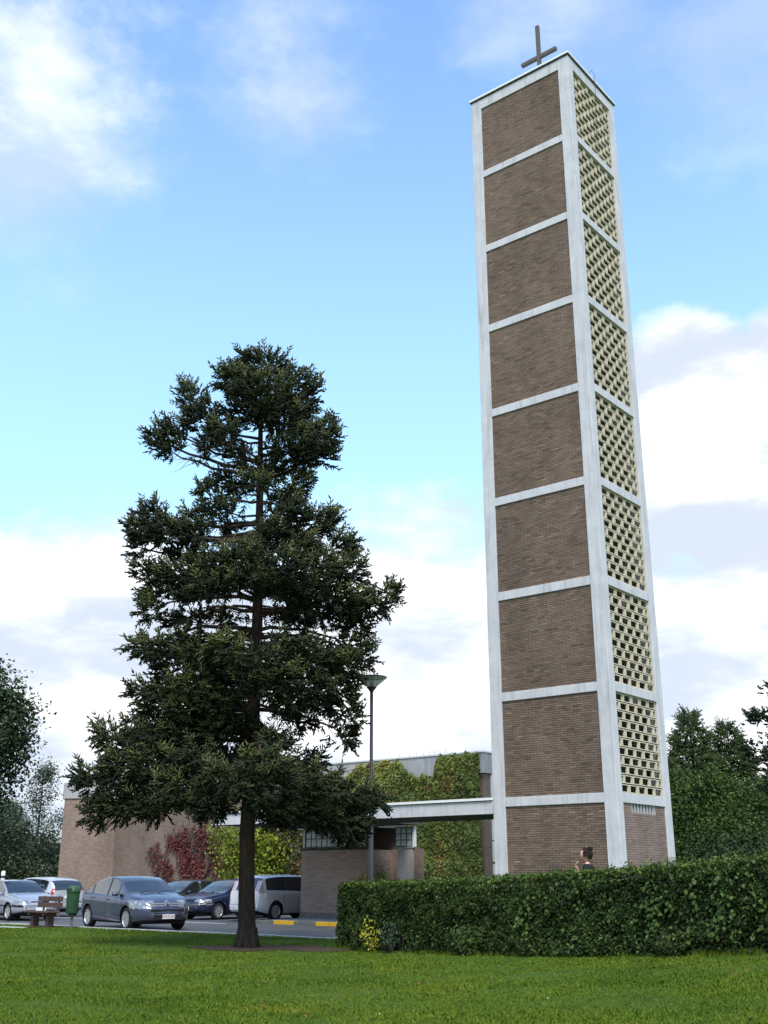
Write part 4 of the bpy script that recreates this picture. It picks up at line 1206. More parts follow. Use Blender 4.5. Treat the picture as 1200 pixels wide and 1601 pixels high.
# ------------------------------------------------------------------ lawn details
def soil_patch(name, label, x, y, rx, ry, seed):
    rr = random.Random(seed)
    V = [(x, y, float(terrain(x, y)) + .02)]
    n = 26
    for ring, k in ((.6, .018), (1.0, .008)):
        for i_ in range(n):
            a = 6.283 * i_ / n
            q = ring * (1 + .16 * math.sin(3 * a + seed) + rr.uniform(-.10, .10))
            X, Y = x + rx * q * math.cos(a), y + ry * q * math.sin(a)
            V.append((X, Y, float(terrain(X, Y)) + k + .008))
    Fc = [(0, 1 + i_, 1 + (i_ + 1) % n) for i_ in range(n)] + [(1 + i_, 1 + n + i_, 1 + n + (i_ + 1) % n, 1 + (i_ + 1) % n) for i_ in range(n)]
    tag(MB().add(V, Fc).build(name, M['soil'], smooth=True), label, 'soil', kind='structure')
SOIL = [(-2.75, 24.75, 1.35, .95), (-1.25, 24.15, .8, .6), (-10.1, 35.1, .9, .35), (1.2, 23.2, 1.2, .35)]
for k, (x, y, a, b) in enumerate(SOIL):
    soil_patch('bare_soil', ['bare brown soil round the spruce trunk', 'bare soil at the left end of the hedge', 'worn bare soil under the bench', 'bare soil strip under the yellow shrub'][k], x, y, a, b, k)
NB = 430000
u = rng.uniform(0, 1, NB)
yy = 9.6 * (38.5 / 9.6) ** (u ** 1.05)
xx_ = rng.uniform(-1, 1, NB) * (0.40 * yy + .6)
Yl = (xx_ - C0[0]) * EY[0] + (yy - C0[1]) * EY[1]
kp = Yl < EDGE - .07
q = np.stack([xx_, yy], 1) - H0
so, oo = q @ hd, -(q @ hn)
kp &= ~((so > 0) & (oo > .05))
for (x, y, a, b) in SOIL:
    e = ((xx_ - x) / a) ** 2 + ((yy - y) / b) ** 2
    kp &= (e > .75 + .5 * rng.uniform(0, 1, NB)) | (rng.uniform(0, 1, NB) < .06)
xx_, yy = xx_[kp], yy[kp]
n = len(xx_)
clump = 0.5 + 0.5 * vnoise(np.stack([xx_, yy, yy * 0], 1), 41, f=3.0)
hh = (0.018 + 0.018 * rng.uniform(0, 1, n)) * (0.8 + .4 * clump)
ww = 0.0045 + 0.00026 * yy
an = rng.uniform(0, 6.283, n)
zz = terrain(xx_, yy) - .004
lean = rng.normal(size=(n, 2)) * hh[:, None] * .75
A = np.stack([xx_ - np.cos(an) * ww, yy - np.sin(an) * ww, zz], 1)
B = np.stack([xx_ + np.cos(an) * ww, yy + np.sin(an) * ww, zz], 1)
Cc = np.stack([xx_ + lean[:, 0], yy + lean[:, 1], zz + hh], 1)
V = np.stack([A, B, Cc], 1).reshape(-1, 3)
tg = np.clip(rng.normal(.45, .13, n) + .1 * (clump - .5), 0, .93)
tg[rng.uniform(0, 1, n) < .012] = 1.0
tag(fast_mesh('grass', V, np.arange(3 * n).reshape(-1, 3), M['grass'], tg), 'short mown grass of the lawn', 'grass', kind='stuff')
nr = 9000
sr = rng.uniform(0, HLEN, nr)
orr = -np.abs(rng.normal(0, .07, nr)) + .05
Pr = hedge_pt(sr, orr, np.zeros(nr)) + np.array([H0[0], H0[1], -.01])
hr = rng.uniform(.03, .11, nr) * (0.6 + .6 * (vnoise(np.stack([sr, sr * 0, sr * 0], 1), 77, f=3) > 0))
ar = rng.uniform(0, 6.283, nr)
dr_ = np.stack([np.cos(ar), np.sin(ar), ar * 0], 1) * .007
V = np.stack([Pr - dr_, Pr + dr_, Pr + np.stack([rng.normal(0, .03, nr), rng.normal(0, .03, nr), hr], 1)], 1).reshape(-1, 3)
tag(fast_mesh('long_grass', V, np.arange(3 * nr).reshape(-1, 3), M['grass'], np.clip(rng.normal(.45, .25, nr), 0, .95)), 'longer uncut grass along the foot of the hedge', 'grass', kind='stuff')
# fallen leaves and daisies
nl = 150
yl = 11.6 * (24 / 11.6) ** rng.uniform(0, 1, nl)
xl = rng.uniform(-1, 1, nl) * .36 * yl
q = np.stack([xl, yl], 1) - H0
k_ = ~(((q @ hd) > 0) & (-(q @ hn) > -.1))
xl, yl = xl[k_], yl[k_]
Pl = np.stack([xl, yl, terrain(xl, yl) + .045], 1)
tag(leaves('fallen_leaves', Pl, unit(np.array([0, -.3, 1.0]) + rng.normal(size=Pl.shape) * .35), .045 * rng.uniform(.5, 1.2, len(Pl)), M['mixed_creeper'], rng.uniform(.3, 1, len(Pl)), aspect=.7), 'scattered fallen leaves on the lawn', 'leaves', kind='stuff')
nd = 5
yd = 11.6 * (30 / 11.6) ** rng.uniform(0, 1, nd)
xd = rng.uniform(-1, .5, nd) * .36 * yd
q = np.stack([xd, yd], 1) - H0
k_ = ~(((q @ hd) > 0) & (-(q @ hn) > -.1))
xd, yd = xd[k_], yd[k_]
Pd = np.stack([xd, yd, terrain(xd, yd) + .05], 1)
tag(leaves('daisies', Pd, unit(np.array([0, -.4, 1.0]) + rng.normal(size=Pd.shape) * .2), .018, M['white_paint'], rng.uniform(0, 1, len(Pd)), aspect=1.0), 'tiny white daisies dotted over the lawn', 'flowers', kind='stuff')

# ================================================================== CARS
def pchip(xk, yk, x):
    xk, yk = np.array(xk, float), np.array(yk, float)
    h = np.diff(xk)
    dl_ = np.diff(yk) / h
    d = np.zeros(len(xk))
    d[1:-1] = np.where(dl_[:-1] * dl_[1:] > 0, 2 * dl_[:-1] * dl_[1:] / (dl_[:-1] + dl_[1:] + 1e-12), 0)
    d[0], d[-1] = dl_[0], dl_[-1]
    x = np.clip(x, xk[0], xk[-1])
    i = np.clip(np.searchsorted(xk, x) - 1, 0, len(h) - 1)
    t = (x - xk[i]) / h[i]
    return ((2 * t**3 - 3 * t**2 + 1) * yk[i] + (t**3 - 2 * t**2 + t) * h[i] * d[i] + (-2 * t**3 + 3 * t**2) * yk[i + 1] + (t**3 - t**2) * h[i] * d[i + 1])
def paint(name, c, metallic=0.5, rough=0.32):
    def f(nt, b):
        n = noise(nt, coords(nt), 3, 5)
        nt.links.new(ramp(nt, n, [(0.3, scale3(c, 0.92)), (0.7, scale3(c, 1.06))]), b.inputs['Base Color'])
        dirt = noise(nt, coords(nt), 30, 3)
        nt.links.new(ramp(nt, dirt, [(0.3, g(rough - 0.05)), (0.7, g(rough + 0.1))]), b.inputs['Roughness'])
    return mat(name, f, rough, 0.5, c, metallic, 0.6, **{'Coat Roughness': 0.06})
M['car_glass'] = mat('car_glass', None, 0.03, 0.9, (0.012, 0.015, 0.018), 0.0, 0.5)
M['car_black'] = mat('car_black', None, 0.6, 0.3, (0.018, 0.018, 0.02))
M['tyre'] = mat('tyre', None, 0.85, 0.2, (0.02, 0.02, 0.021))
M['rim'] = mat('rim', None, 0.3, 0.5, (0.62, 0.62, 0.64), 0.7)
M['chrome'] = mat('chrome', None, 0.12, 0.6, (0.8, 0.8, 0.8), 0.95)
def lens(nt, b):
    t = N(nt, 'ShaderNodeTexVoronoi')
    t.inputs['Scale'].default_value = 9
    nt.links.new(coords(nt), t.inputs['Vector'])
    nt.links.new(ramp(nt, t.outputs['Distance'], [(0.1, (0.62, 0.63, 0.65)), (0.45, (0.22, 0.23, 0.25))]), b.inputs['Base Color'])
M['headlight'] = mat('headlight', lens, 0.08, 0.7, metallic=0.35, coat=0.8)
M['tail_light'] = mat('tail_light', None, 0.15, 0.6, (0.38, 0.02, 0.02), 0, 0.6)
M['clear_tail'] = mat('clear_tail', None, 0.15, 0.6, (0.55, 0.42, 0.42), 0.2, 0.6)
M['plate'] = mat('plate', None, 0.5, 0.4, (0.78, 0.78, 0.76))
M['plate_red'] = mat('plate_red', None, 0.5, 0.3, (0.5, 0.02, 0.02))
wheel_cache = {}
def wheel_meshes(r, spokes):
    if (r, spokes) in wheel_cache: return wheel_cache[(r, spokes)]
    # axis along y, outer face at -y... built with lathe about z then turned by the object's rotation
    ty = MB().lathe([(r * .66, -.09), (r * .80, -.10), (r * .95, -.09), (r, -.05), (r, .05), (r * .95, .09), (r * .80, .10), (r * .66, .09), (r * .66, -.09)], n=28).mesh('wheel', M['tyre'], True)
    rm = MB().lathe([(r * .69, .02), (r * .70, .088), (r * .65, .092), (r * .62, .06), (r * .60, .0)], n=28)
    rm.lathe([(0.001, .07), (.05, .072), (.06, .05), (.06, .0)], n=12)
    for k in range(spokes):
        a = 6.2832 * k / spokes
        c_, s_ = math.cos(a), math.sin(a)
        wd = .6 * 3.1416 * r * .62 / spokes
        p = []
        for rr, hw in ((.05, wd * .55), (r * .64, wd)):
            for zz in (.035, .075):
                for sg in (-1, 1):
                    p.append((rr * c_ - sg * hw * s_, rr * s_ + sg * hw * c_, zz))
        rm.add(p, [(2, 3, 7, 6), (0, 4, 5, 1), (0, 2, 6, 4), (1, 5, 7, 3)])
    rm.lathe([(0.001, .01), (r * .64, .01)], n=20, m=1)
    rim = rm.mesh('rim', [M['rim'], M['car_black']])
    wheel_cache[(r, spokes)] = (ty, rim)
    return ty, rim
def make_car(name, label, X, Y, rz, p, z=0.0, k=1.0):
    """p: dict of proportions. x forward, right side = -y"""
    root = frame(name, X, Y, z, rz)
    root.scale = (k, k, k)
    tag(root, label, 'car', 'cars parked by the church')
    L, W = p['L'], p['W']
    hl = L / 2
    fx, rx_ = p['axles']
    seams = sorted(p['doors'])
    xs = set(np.round(np.linspace(-hl, hl, 76), 4))
    for sx in seams:
        xs = {v for v in xs if abs(v - sx) > .022} | {round(sx - .009, 4), round(sx + .009, 4)}
    for sx in (p['pillars']):
        xs = {v for v in xs if abs(v - sx) > .03} | {round(sx, 4)}
    xs = np.array(sorted(xs))
    ztop = pchip([a for a, b in p['top']], [b for a, b in p['top']], xs)
    belt = pchip([a for a, b in p['belt']], [b for a, b in p['belt']], xs)
    zb = np.minimum(belt, ztop - .045)
    tf_ = np.clip((xs - (hl - .75)) / .75, 0, 1)
    tr = np.clip((-hl + .55 - xs) / .55, 0, 1)
    w = W / 2 * (1 - p.get('nose', .42) * tf_ ** 2.6 - .20 * tr ** 2.4)
    zs = .20 + .10 * tf_ ** 2 + .12 * tr ** 2
    ks = [3, 1, 2, 5, 2, 1, 1, 5, 1, 3, 4]
    rings, segid = [], None
    for i in range(len(xs)):
        gh = ztop[i] - zb[i]
        gg = min(1, gh / .22)
        wr = max(.12, w[i] - .055 - p.get('tumble', .30) * max(gh - .045, 0))
        z3, z4 = zs[i] + .35 * (zb[i] - zs[i]), zs[i] + .78 * (zb[i] - zs[i])
        ll = [(0, zs[i]), (w[i] * .8, zs[i]), (w[i] - .035, zs[i] + .05), (w[i] - .004, z3), (w[i], z4), (w[i] - .022, zb[i] - .03 * gg - .006), (w[i] - .05, zb[i]), (w[i] - .056, zb[i] + .012),
              (wr, ztop[i] - .055 * gg - .012), (wr - .05, ztop[i] - .018 * gg - .006), (wr * .55, ztop[i]), (0, ztop[i] + .012)]
        pts, sid = [], []
        for k in range(11):
            for j in range(ks[k]):
                t = j / ks[k]
                pts.append((ll[k][0] * (1 - t) + ll[k + 1][0] * t, ll[k][1] * (1 - t) + ll[k + 1][1] * t))
                sid.append(k)
        pts.append(ll[11])
        ring = [(-y, zz) for y, zz in pts] + [(y, zz) for y, zz in pts[-2:0:-1]]
        segid = sid + sid[::-1]
        rings.append(ring)
    n = len(rings[0])
    V = np.array([[(xs[i], y, zz) for y, zz in rings[i]] for i in range(len(xs))])
    Rw = p['arch']
    # wheel arches: push arch rim onto a circle, drop faces inside
    groups = {}
    def put(key, quad, mi):
        groups.setdefault(key, ([], [], []))[0].append(quad)
        groups[key][2].append(mi)
    Vf = V.copy()
    for ax_ in (fx, rx_):
        dx, dz = V[..., 0] - ax_, V[..., 2] - p['wr']
        dd = np.hypot(dx, dz)
        side = np.abs(V[..., 1]) > (w[:, None] * .80)
        near = side & (dd < Rw) & (dd > Rw - .075)
        k = Rw / np.maximum(dd, 1e-6)
        Vf[..., 0] = np.where(near, ax_ + dx * k, Vf[..., 0])
        Vf[..., 2] = np.where(near, p['wr'] + dz * k, Vf[..., 2])
    for i in range(len(xs) - 1):
        for j in range(n):
            j2 = (j + 1) % n
            cxx = (xs[i] + xs[i + 1]) / 2
            cen = (V[i, j] + V[i + 1, j] + V[i, j2] + V[i + 1, j2]) / 4
            sg = segid[j]
            right = cen[1] < 0
            skip = False
            for ax_ in (fx, rx_):
                if math.hypot(cen[0] - ax_, cen[2] - p['wr']) < Rw - .02 and sg <= 6 and abs(cen[1]) > w[i] * .72: skip = True
            if skip: continue
            quad = (Vf[i, j], Vf[i + 1, j], Vf[i + 1, j2], Vf[i, j2])
            gh = ztop[i] - zb[i]
            key, mi = ('body', 0), 0
            seam = any(abs(cxx - s_) < .009 for s_ in seams)
            if sg == 7 and gh > .10:
                for q, (a, b) in enumerate(p['glass']):
                    if a <= cxx <= b: key = ('side_window', right, q)
                if key == ('body', 0) and p['glass'][0][0] < cxx < p['glass'][-1][1]: mi = p.get('pillar_mat', 1)
            elif sg >= 9 and p['screen'][0] <= cxx <= p['screen'][1] and abs(cen[1]) < w[i]:
                key = ('windscreen',)
            elif sg >= 9 and p['rear'][0] <= cxx <= p['rear'][1]:
                key = ('rear_window',)
            hx = p['head']
            if cxx > hx[0] and hx[1] < cen[2] < hx[2] and abs(cen[1]) > hx[3] and sg >= 3: key = ('headlight', right)
            tx = p['tail']
            if cxx < tx[0] and tx[1] < cen[2] < tx[2] and abs(cen[1]) > tx[3]: key = ('tail_light', right)
            if seam and 2 <= sg <= 7 and key[0] == 'body': mi = 1
            elif key[0] == 'body' and 3 <= sg <= 6 and len(seams) > 1:
                for q in range(len(seams) - 1):
                    if seams[q] < cxx < seams[q + 1]: key = ('door', right, q)
            if sg <= 1 and key[0] == 'body': mi = 1
            sk = p.get('strip')
            if sk and key[0] in ('door', 'body') and sk[0] < cen[2] < sk[1] and 3 <= sg <= 5: mi = p.get('strip_mat', 1)
            put(key, quad, mi)
    # end caps
    for i, rev in ((0, False), (len(xs) - 1, True)):
        ring = [tuple(v) for v in Vf[i]]
        groups[('body', 0)][0].append(tuple(ring[::-1] if rev else ring))
        groups[('body', 0)][2].append(0)
    doors = {}
    mats = {'body': p['paint'], 'door': p['paint'], 'side_window': M['car_glass'], 'windscreen': M['car_glass'], 'rear_window': M['car_glass'], 'headlight': M['headlight'], 'tail_light': p.get('tail_mat', M['tail_light'])}
    for key, (quads, _, mis) in groups.items():
        bm = bmesh.new()
        cache = {}
        for quad, mi in zip(quads, mis):
            vs_ = []
            for v in quad:
                kk = (round(float(v[0]), 4), round(float(v[1]), 4), round(float(v[2]), 4))
                if kk not in cache: cache[kk] = bm.verts.new(kk)
                if cache[kk] not in vs_: vs_.append(cache[kk])
            if len(vs_) < 3: continue
            try:
                f_ = bm.faces.new(vs_)
                f_.material_index = mi
                f_.smooth = True
            except ValueError:
                pass
        bmesh.ops.recalc_face_normals(bm, faces=bm.faces) if key[0] == 'body' else None
        me = bpy.data.meshes.new(key[0])
        bm.to_mesh(me)
        bm.free()
        for m_ in (mats[key[0]], M['car_black'], M['chrome']): me.materials.append(m_)
        o = link(bpy.data.objects.new(key[0], me), root)
        if key[0] == 'door': doors[key] = o
    def wat(x): return float(np.interp(x, xs, w))
    for key, o in doors.items():
        a = seams[key[2]]
        y = wat(a + .12) * (-1 if key[1] else 1)
        zz = float(np.interp(a + .15, xs, zb)) - .10
        MB().box(-.09, .09, -.016, .016, -.016, .016).build('handle', p.get('handle_mat', p['paint']), o, bevel=.01, loc=(a + .16, y * 1.008, zz))
    MB().box(rx_ - .5, fx + .5, -W / 2 + .22, W / 2 - .22, .18, .62).build('underbody', M['car_black'], root)
    ty, rim = wheel_meshes(p['wr'], p['spokes'])
    for ax_ in (fx, rx_):
        for sg in (-1, 1):
            wh = link(bpy.data.objects.new('wheel', ty), root)
            wh.location = (ax_, sg * (W / 2 - .115), p['wr'])
            wh.rotation_euler = (R(-90 * sg), 0, 0)
            link(bpy.data.objects.new('rim', rim), wh)
    # mirrors
    mx = p['mirror'][0]
    for sg in (-1, 1):
        mb = MB()
        V_, F_ = [], []
        for t, (a, b) in ((0, (.04, .03)), (.05, (.075, .055)), (.13, (.085, .065)), (.19, (.07, .05)), (.205, (.03, .02))):
            for k in range(10):
                an_ = 6.2832 * k / 10
                V_.append((a * math.cos(an_), sg * t, b * math.sin(an_)))
        for r in range(4):
            for k in range(10):
                k2 = (k + 1) % 10
                F_.append((r * 10 + k, r * 10 + k2, (r + 1) * 10 + k2, (r + 1) * 10 + k))
        F_.append(tuple(range(40, 50)))
        mb.add(V_, F_)
        mb.build('mirror', p.get('mirror_mat', p['paint']), root, True, (mx, sg * (wat(mx) - .05), p['mirror'][1]))
    # front and rear furniture that follows the nose curve
    def nose_x(z_):        # x of the front surface at the centre line for height z
        xx = np.linspace(hl - .9, hl, 200)
        zt_ = np.interp(xx, xs, ztop)
        ok = xx[zt_ >= z_]
        return float(ok.max()) if len(ok) else hl - .9
    def front_bar(nm, z0, z1, half, m_, dx=.012, parent=root, y0=None, up=None):
        mb = MB()
        ys = np.linspace(-half if y0 is None else y0, half, 15)
        zc_ = (z0 + z1) / 2
        base = nose_x(zc_)
        V_, F_ = [], []
        for y in ys:
            ww_ = np.interp(np.linspace(hl - .8, hl, 120), xs, w)
            cand = np.linspace(hl - .8, hl, 120)[ww_ >= abs(y) + .03]
            x_ = min(base, float(cand.max()) if len(cand) else hl - .8) + dx
            u_ = up(y) if up else 0
            V_ += [(x_, y, z0 + u_), (x_, y, z1 + u_), (x_ - .08, y, z1 + u_), (x_ - .08, y, z0 + u_)]
        for k in range(len(ys) - 1):
            b_ = k * 4
            F_ += [(b_, b_ + 4, b_ + 5, b_ + 1), (b_ + 1, b_ + 5, b_ + 6, b_ + 2), (b_ + 3, b_ + 2, b_ + 6, b_ + 7), (b_, b_ + 3, b_ + 7, b_ + 4)]
        F_ += [(0, 1, 2, 3), (len(V_) - 4, len(V_) - 1, len(V_) - 2, len(V_) - 3)]
        mb.add(V_, F_)
        return mb.build(nm, m_, parent)
    for it in p.get('front', []):
        front_bar(*it[:4], M[it[4]] if isinstance(it[4], str) else it[4], *it[5:])
    if p.get('emblem'):
        ez = p['emblem']
        chev = lambda y: max(0, .075 - abs(y) * 1.05)
        for dz in (0, .055):
            front_bar('emblem_bar', ez + dz, ez + dz + .024, .46, M['rim'], .024, root, None, chev)
    if p.get('plate_z'):
        px_ = nose_x(p['plate_z']) + .03
        pl_ = MB().box(0, .012, -.19, .19, -.06, .06).build('licence_plate', M['plate'], root, loc=(px_, p.get('plate_y', 0), p['plate_z']))
        if p.get('plate_text'):
            cu = bpy.data.curves.new('plate_text', 'FONT')
            cu.body = p['plate_text']
            cu.size = .095
            cu.align_x, cu.align_y = 'CENTER', 'CENTER'
            cu.materials.append(M['plate_red'])
            to = bpy.data.objects.new('plate_text', cu)
            link(to)
            dg = bpy.context.evaluated_depsgraph_get()
            me = bpy.data.meshes.new_from_object(to.evaluated_get(dg))
            bpy.data.objects.remove(to)
            o = link(bpy.data.objects.new('lettering', me), pl_)
            o.location = (.0145, 0, 0)
            o.rotation_euler = (R(90), 0, R(90))
    rp = p.get('rear_plate')
    if rp:
        MB().box(-.012, 0, -.26, .26, -.055, .055).build('licence_plate', M['plate'], root, loc=(-hl - .02, 0, rp))
        MB().box(-hl - .028, -hl + .1, -W / 2 * .72, W / 2 * .72, .36, .50).build('rear_bumper', p['paint'], root, bevel=.02)
    # wipers at the foot of the screen
    wx = p['screen'][1]
    wz = float(np.interp(wx, xs, ztop))
    for y in (-.45, .1):
        MB().tube([(wx + .03, y, wz + .012), (wx - .06, y + .28, wz + .065), (wx - .05, y + .6, wz + .058)], [.012, .010, .006], 5).build('wiper', M['car_black'], root)
    MB().tube([(rx_ * .5, 0, float(np.interp(rx_ * .5, xs, ztop)) + .005), (rx_ * .5 - .12, 0, float(np.interp(rx_ * .5, xs, ztop)) + .22)], [.008, .003], 5).build('aerial', M['car_black'], root)
    return root

P_BLUE = dict(L=4.27, W=1.78, axles=(1.255, -1.355), wr=.315, arch=.365, spokes=7, paint=paint('slate_blue_paint', (.075, .088, .145), .45),
    top=[(-2.135, .60), (-2.10, .82), (-1.98, .95), (-1.5, 1.19), (-.9, 1.385), (-.3, 1.46), (.1, 1.445), (.45, 1.36), (.85, 1.16), (1.22, .985), (1.6, .905), (1.9, .80), (2.06, .68), (2.135, .46)],
    belt=[(-2.1, .98), (-1.2, .97), (0, .92), (.9, .88), (1.3, .84), (2.13, .6)], doors=[-1.15, -.12, .93], pillars=[-1.5, -.9, -.16, -.07, .6],
    glass=[(-1.5, -1.2), (-1.13, -.16), (-.07, .56), (.60, .92)], screen=(.17, 1.20), rear=(-2.0, -1.3), head=(1.36, .59, .81, .38), tail=(-1.95, .7, .95, .5), mirror=(.66, .97), nose=.46,
    emblem=.66, plate_z=.385, plate_y=.0, plate_text='XWX-360',
    front=[('upper_intake', .50, .575, .52, 'car_black'), ('lower_intake', .30, .43, .62, 'car_black'), ('bumper_strip', .455, .485, .70, 'car_black', .004)])
make_car('parked_car', 'slate blue hatchback with double chevron grille behind the green bin', -14.85, -3.6, R(-13), P_BLUE, 0.0, 1.05)

P_SIL1 = dict(L=4.35, W=1.72, axles=(1.27, -1.36), wr=.30, arch=.35, spokes=7, paint=paint('silver_blue_paint', (.40, .41, .47), .5),
    top=[(-2.175, .62), (-2.12, .90), (-1.85, 1.02), (-1.45, 1.25), (-.9, 1.38), (-.25, 1.40), (.15, 1.37), (.55, 1.2), (1.02, .94), (1.5, .86), (1.95, .74), (2.1, .62), (2.175, .44)],
    belt=[(-2.1, .9), (0, .88), (.9, .85), (1.3, .80), (2.17, .6)], doors=[-1.1, -.12, .82], pillars=[-1.4, -.16, -.08, .5],
    glass=[(-1.5, -1.2), (-1.1, -.16), (-.08, .75)], screen=(.16, 1.0), rear=(-1.85, -1.1), head=(1.6, .58, .70, .42), tail=(-1.95, .7, .88, .4), mirror=(.62, .92), nose=.34,
    plate_z=.40, strip=(.46, .55), front=[('grille', .60, .67, .34, 'car_black'), ('bumper', .44, .55, .74, paint('silver_bumper', (.36, .37, .42), .4)), ('lower_intake', .30, .38, .55, 'car_black')])
make_car('parked_car', 'silver-blue hatchback at the left edge behind the bench', -24.45, -1.55, R(-9), P_SIL1)

P_SIL2 = dict(L=4.2, W=1.75, axles=(1.25, -1.32), wr=.31, arch=.36, spokes=6, paint=paint('pale_silver_paint', (.56, .56, .57), .45),
    top=[(-2.1, .60), (-2.07, .92), (-1.98, 1.12), (-1.75, 1.36), (-1.3, 1.46), (-.4, 1.50), (.1, 1.47), (.5, 1.32), (1.05, 1.03), (1.5, .93), (1.9, .80), (2.05, .66), (2.1, .48)],
    belt=[(-2.1, 1.02), (0, .95), (.9, .90), (1.3, .84), (2.1, .6)], doors=[-1.05, -.1, .9], pillars=[-1.5, -.14, -.05, .6],
    glass=[(-1.65, -1.05), (-.98, -.14), (-.05, .85)], screen=(.15, 1.03), rear=(-2.02, -1.72), head=(1.55, .62, .78, .42), tail=(-1.95, .86, 1.06, .62), mirror=(.66, .98), rear_plate=.75)
make_car('parked_car', 'pale silver hatchback seen from behind beyond the bench', -27.15, 1.3, R(180), P_SIL2)

P_DARK = dict(L=4.4, W=1.74, axles=(1.3, -1.36), wr=.30, arch=.35, spokes=6, paint=paint('dark_green_grey_paint', (.022, .027, .032), .4),
    top=[(-2.2, .6), (-2.12, .9), (-1.7, .98), (-1.2, 1.25), (-.6, 1.39), (-.1, 1.41), (.25, 1.36), (.6, 1.2), (1.08, .95), (1.6, .86), (2.0, .74), (2.15, .60), (2.2, .44)],
    belt=[(-2.2, .93), (0, .89), (.9, .86), (1.3, .8), (2.2, .6)], doors=[-1.0, -.05, .95], pillars=[-.1, .0],
    glass=[(-1.2, -.98), (-.92, -.1), (0, .9)], screen=(.22, 1.06), rear=(-1.65, -.7), head=(1.65, .58, .72, .42), tail=(-2.0, .65, .88, .4), mirror=(.68, .93), pillar_mat=2,
    front=[('grille', .58, .66, .3, 'car_black'), ('lower_intake', .3, .4, .6, 'car_black')])
make_car('parked_car', 'dark grey saloon with bright window trim behind the dark blue car', -22.3, 5.0, R(-90), P_DARK)

P_NAVY = dict(L=4.3, W=1.72, axles=(1.28, -1.35), wr=.30, arch=.35, spokes=8, paint=paint('navy_paint', (.018, .022, .06), .4),
    top=[(-2.15, .6), (-2.1, .92), (-1.8, 1.1), (-1.3, 1.32), (-.7, 1.41), (-.2, 1.42), (.15, 1.38), (.5, 1.22), (1.0, .95), (1.5, .87), (1.95, .76), (2.1, .64), (2.15, .46)],
    belt=[(-2.1, .95), (0, .90), (.9, .86), (1.3, .8), (2.15, .62)], doors=[-1.05, -.1, .85], pillars=[-.14, -.06],
    glass=[(-1.5, -1.12), (-1.05, -.14), (-.06, .8)], screen=(.16, .98), rear=(-1.9, -1.1), head=(1.62, .60, .73, .40), tail=(-1.95, .7, .9, .4), mirror=(.62, .93), strip=(.53, .565), strip_mat=2, nose=.34,
    plate_z=.40, front=[('grille', .62, .70, .34, 'car_black'), ('bumper_trim', .53, .565, .80, 'chrome'), ('fog_light', .38, .44, .66, 'headlight', .012, None, .46), ('lower_intake', .32, .46, .42, 'car_black')])
P_NAVY['front'] = [('grille', .62, .70, .34, 'car_black'), ('bumper_trim', .53, .565, .80, 'chrome'), ('lower_intake', .32, .46, .42, 'car_black')]
make_car('parked_car', 'navy blue hatchback with bright bumper trim facing out of its bay', -18.98, 4.25, R(-90), P_NAVY)

P_VAN = dict(L=4.45, W=1.78, axles=(1.35, -1.42), wr=.325, arch=.375, spokes=10, paint=paint('silver_paint', (.68, .68, .70), .3),
    top=[(-2.225, .58), (-2.2, .95), (-2.1, 1.15), (-1.98, 1.40), (-1.8, 1.52), (-1.1, 1.575), (-.2, 1.58), (.2, 1.545), (.6, 1.41), (1.25, 1.07), (1.65, .95), (2.0, .82), (2.17, .68), (2.225, .5)],
    belt=[(-2.2, 1.04), (-1, 1.02), (0, .98), (.9, .93), (1.3, .88), (2.2, .65)], doors=[-1.02, -.02, 1.0], pillars=[-1.9, -.06, .04],
    glass=[(-1.88, -1.06), (-.98, -.06), (.04, .95)], screen=(.28, 1.22), rear=(-2.17, -1.93), head=(1.65, .64, .86, .42), tail=(-1.99, .92, 1.42, .52), tail_mat=M['clear_tail'], mirror=(.75, 1.02), rear_plate=.80, tumble=.22)
make_car('parked_car', 'silver people carrier nosed in beside the annex, behind the spruce trunk', -16.5, 4.85, R(90), P_VAN)

# ================================================================== STREET FURNITURE
lamp = empty('street_lamp', (-0.31, 26.9, 0.0))
tag(lamp, 'slender dark street lamp with wide glass bowl behind the hedge', 'street lamp')
MB().lathe([(.075, -.1), (.075, .9), (.058, .95), (.055, 3.2), (.042, 3.25), (.040, 5.93)], n=14).build('pole', M['lamp_metal'], lamp, True)
MB().lathe([(.040, 5.86), (.055, 5.90), (.125, 5.985), (.125, 6.0), (.001, 6.0)], n=24).build('collar', M['lamp_metal'], lamp)
MB().lathe([(.12, 6.0), (.362, 6.205), (.368, 6.225), (.355, 6.225), (.115, 6.006)], n=32).build('bowl', M['lamp_bowl'], lamp, True)
MB().lathe([(.001, 6.19), (.345, 6.226), (.382, 6.226), (.388, 6.242), (.33, 6.256), (.16, 6.278), (.08, 6.285), (.075, 6.30), (.001, 6.305)], n=32).build('lid', M['lamp_metal'], lamp)
MB().lathe([(.001, 6.0), (.03, 6.0), (.035, 6.12), (.001, 6.14)], n=12).build('bulb', M['white_paint'], lamp, True)

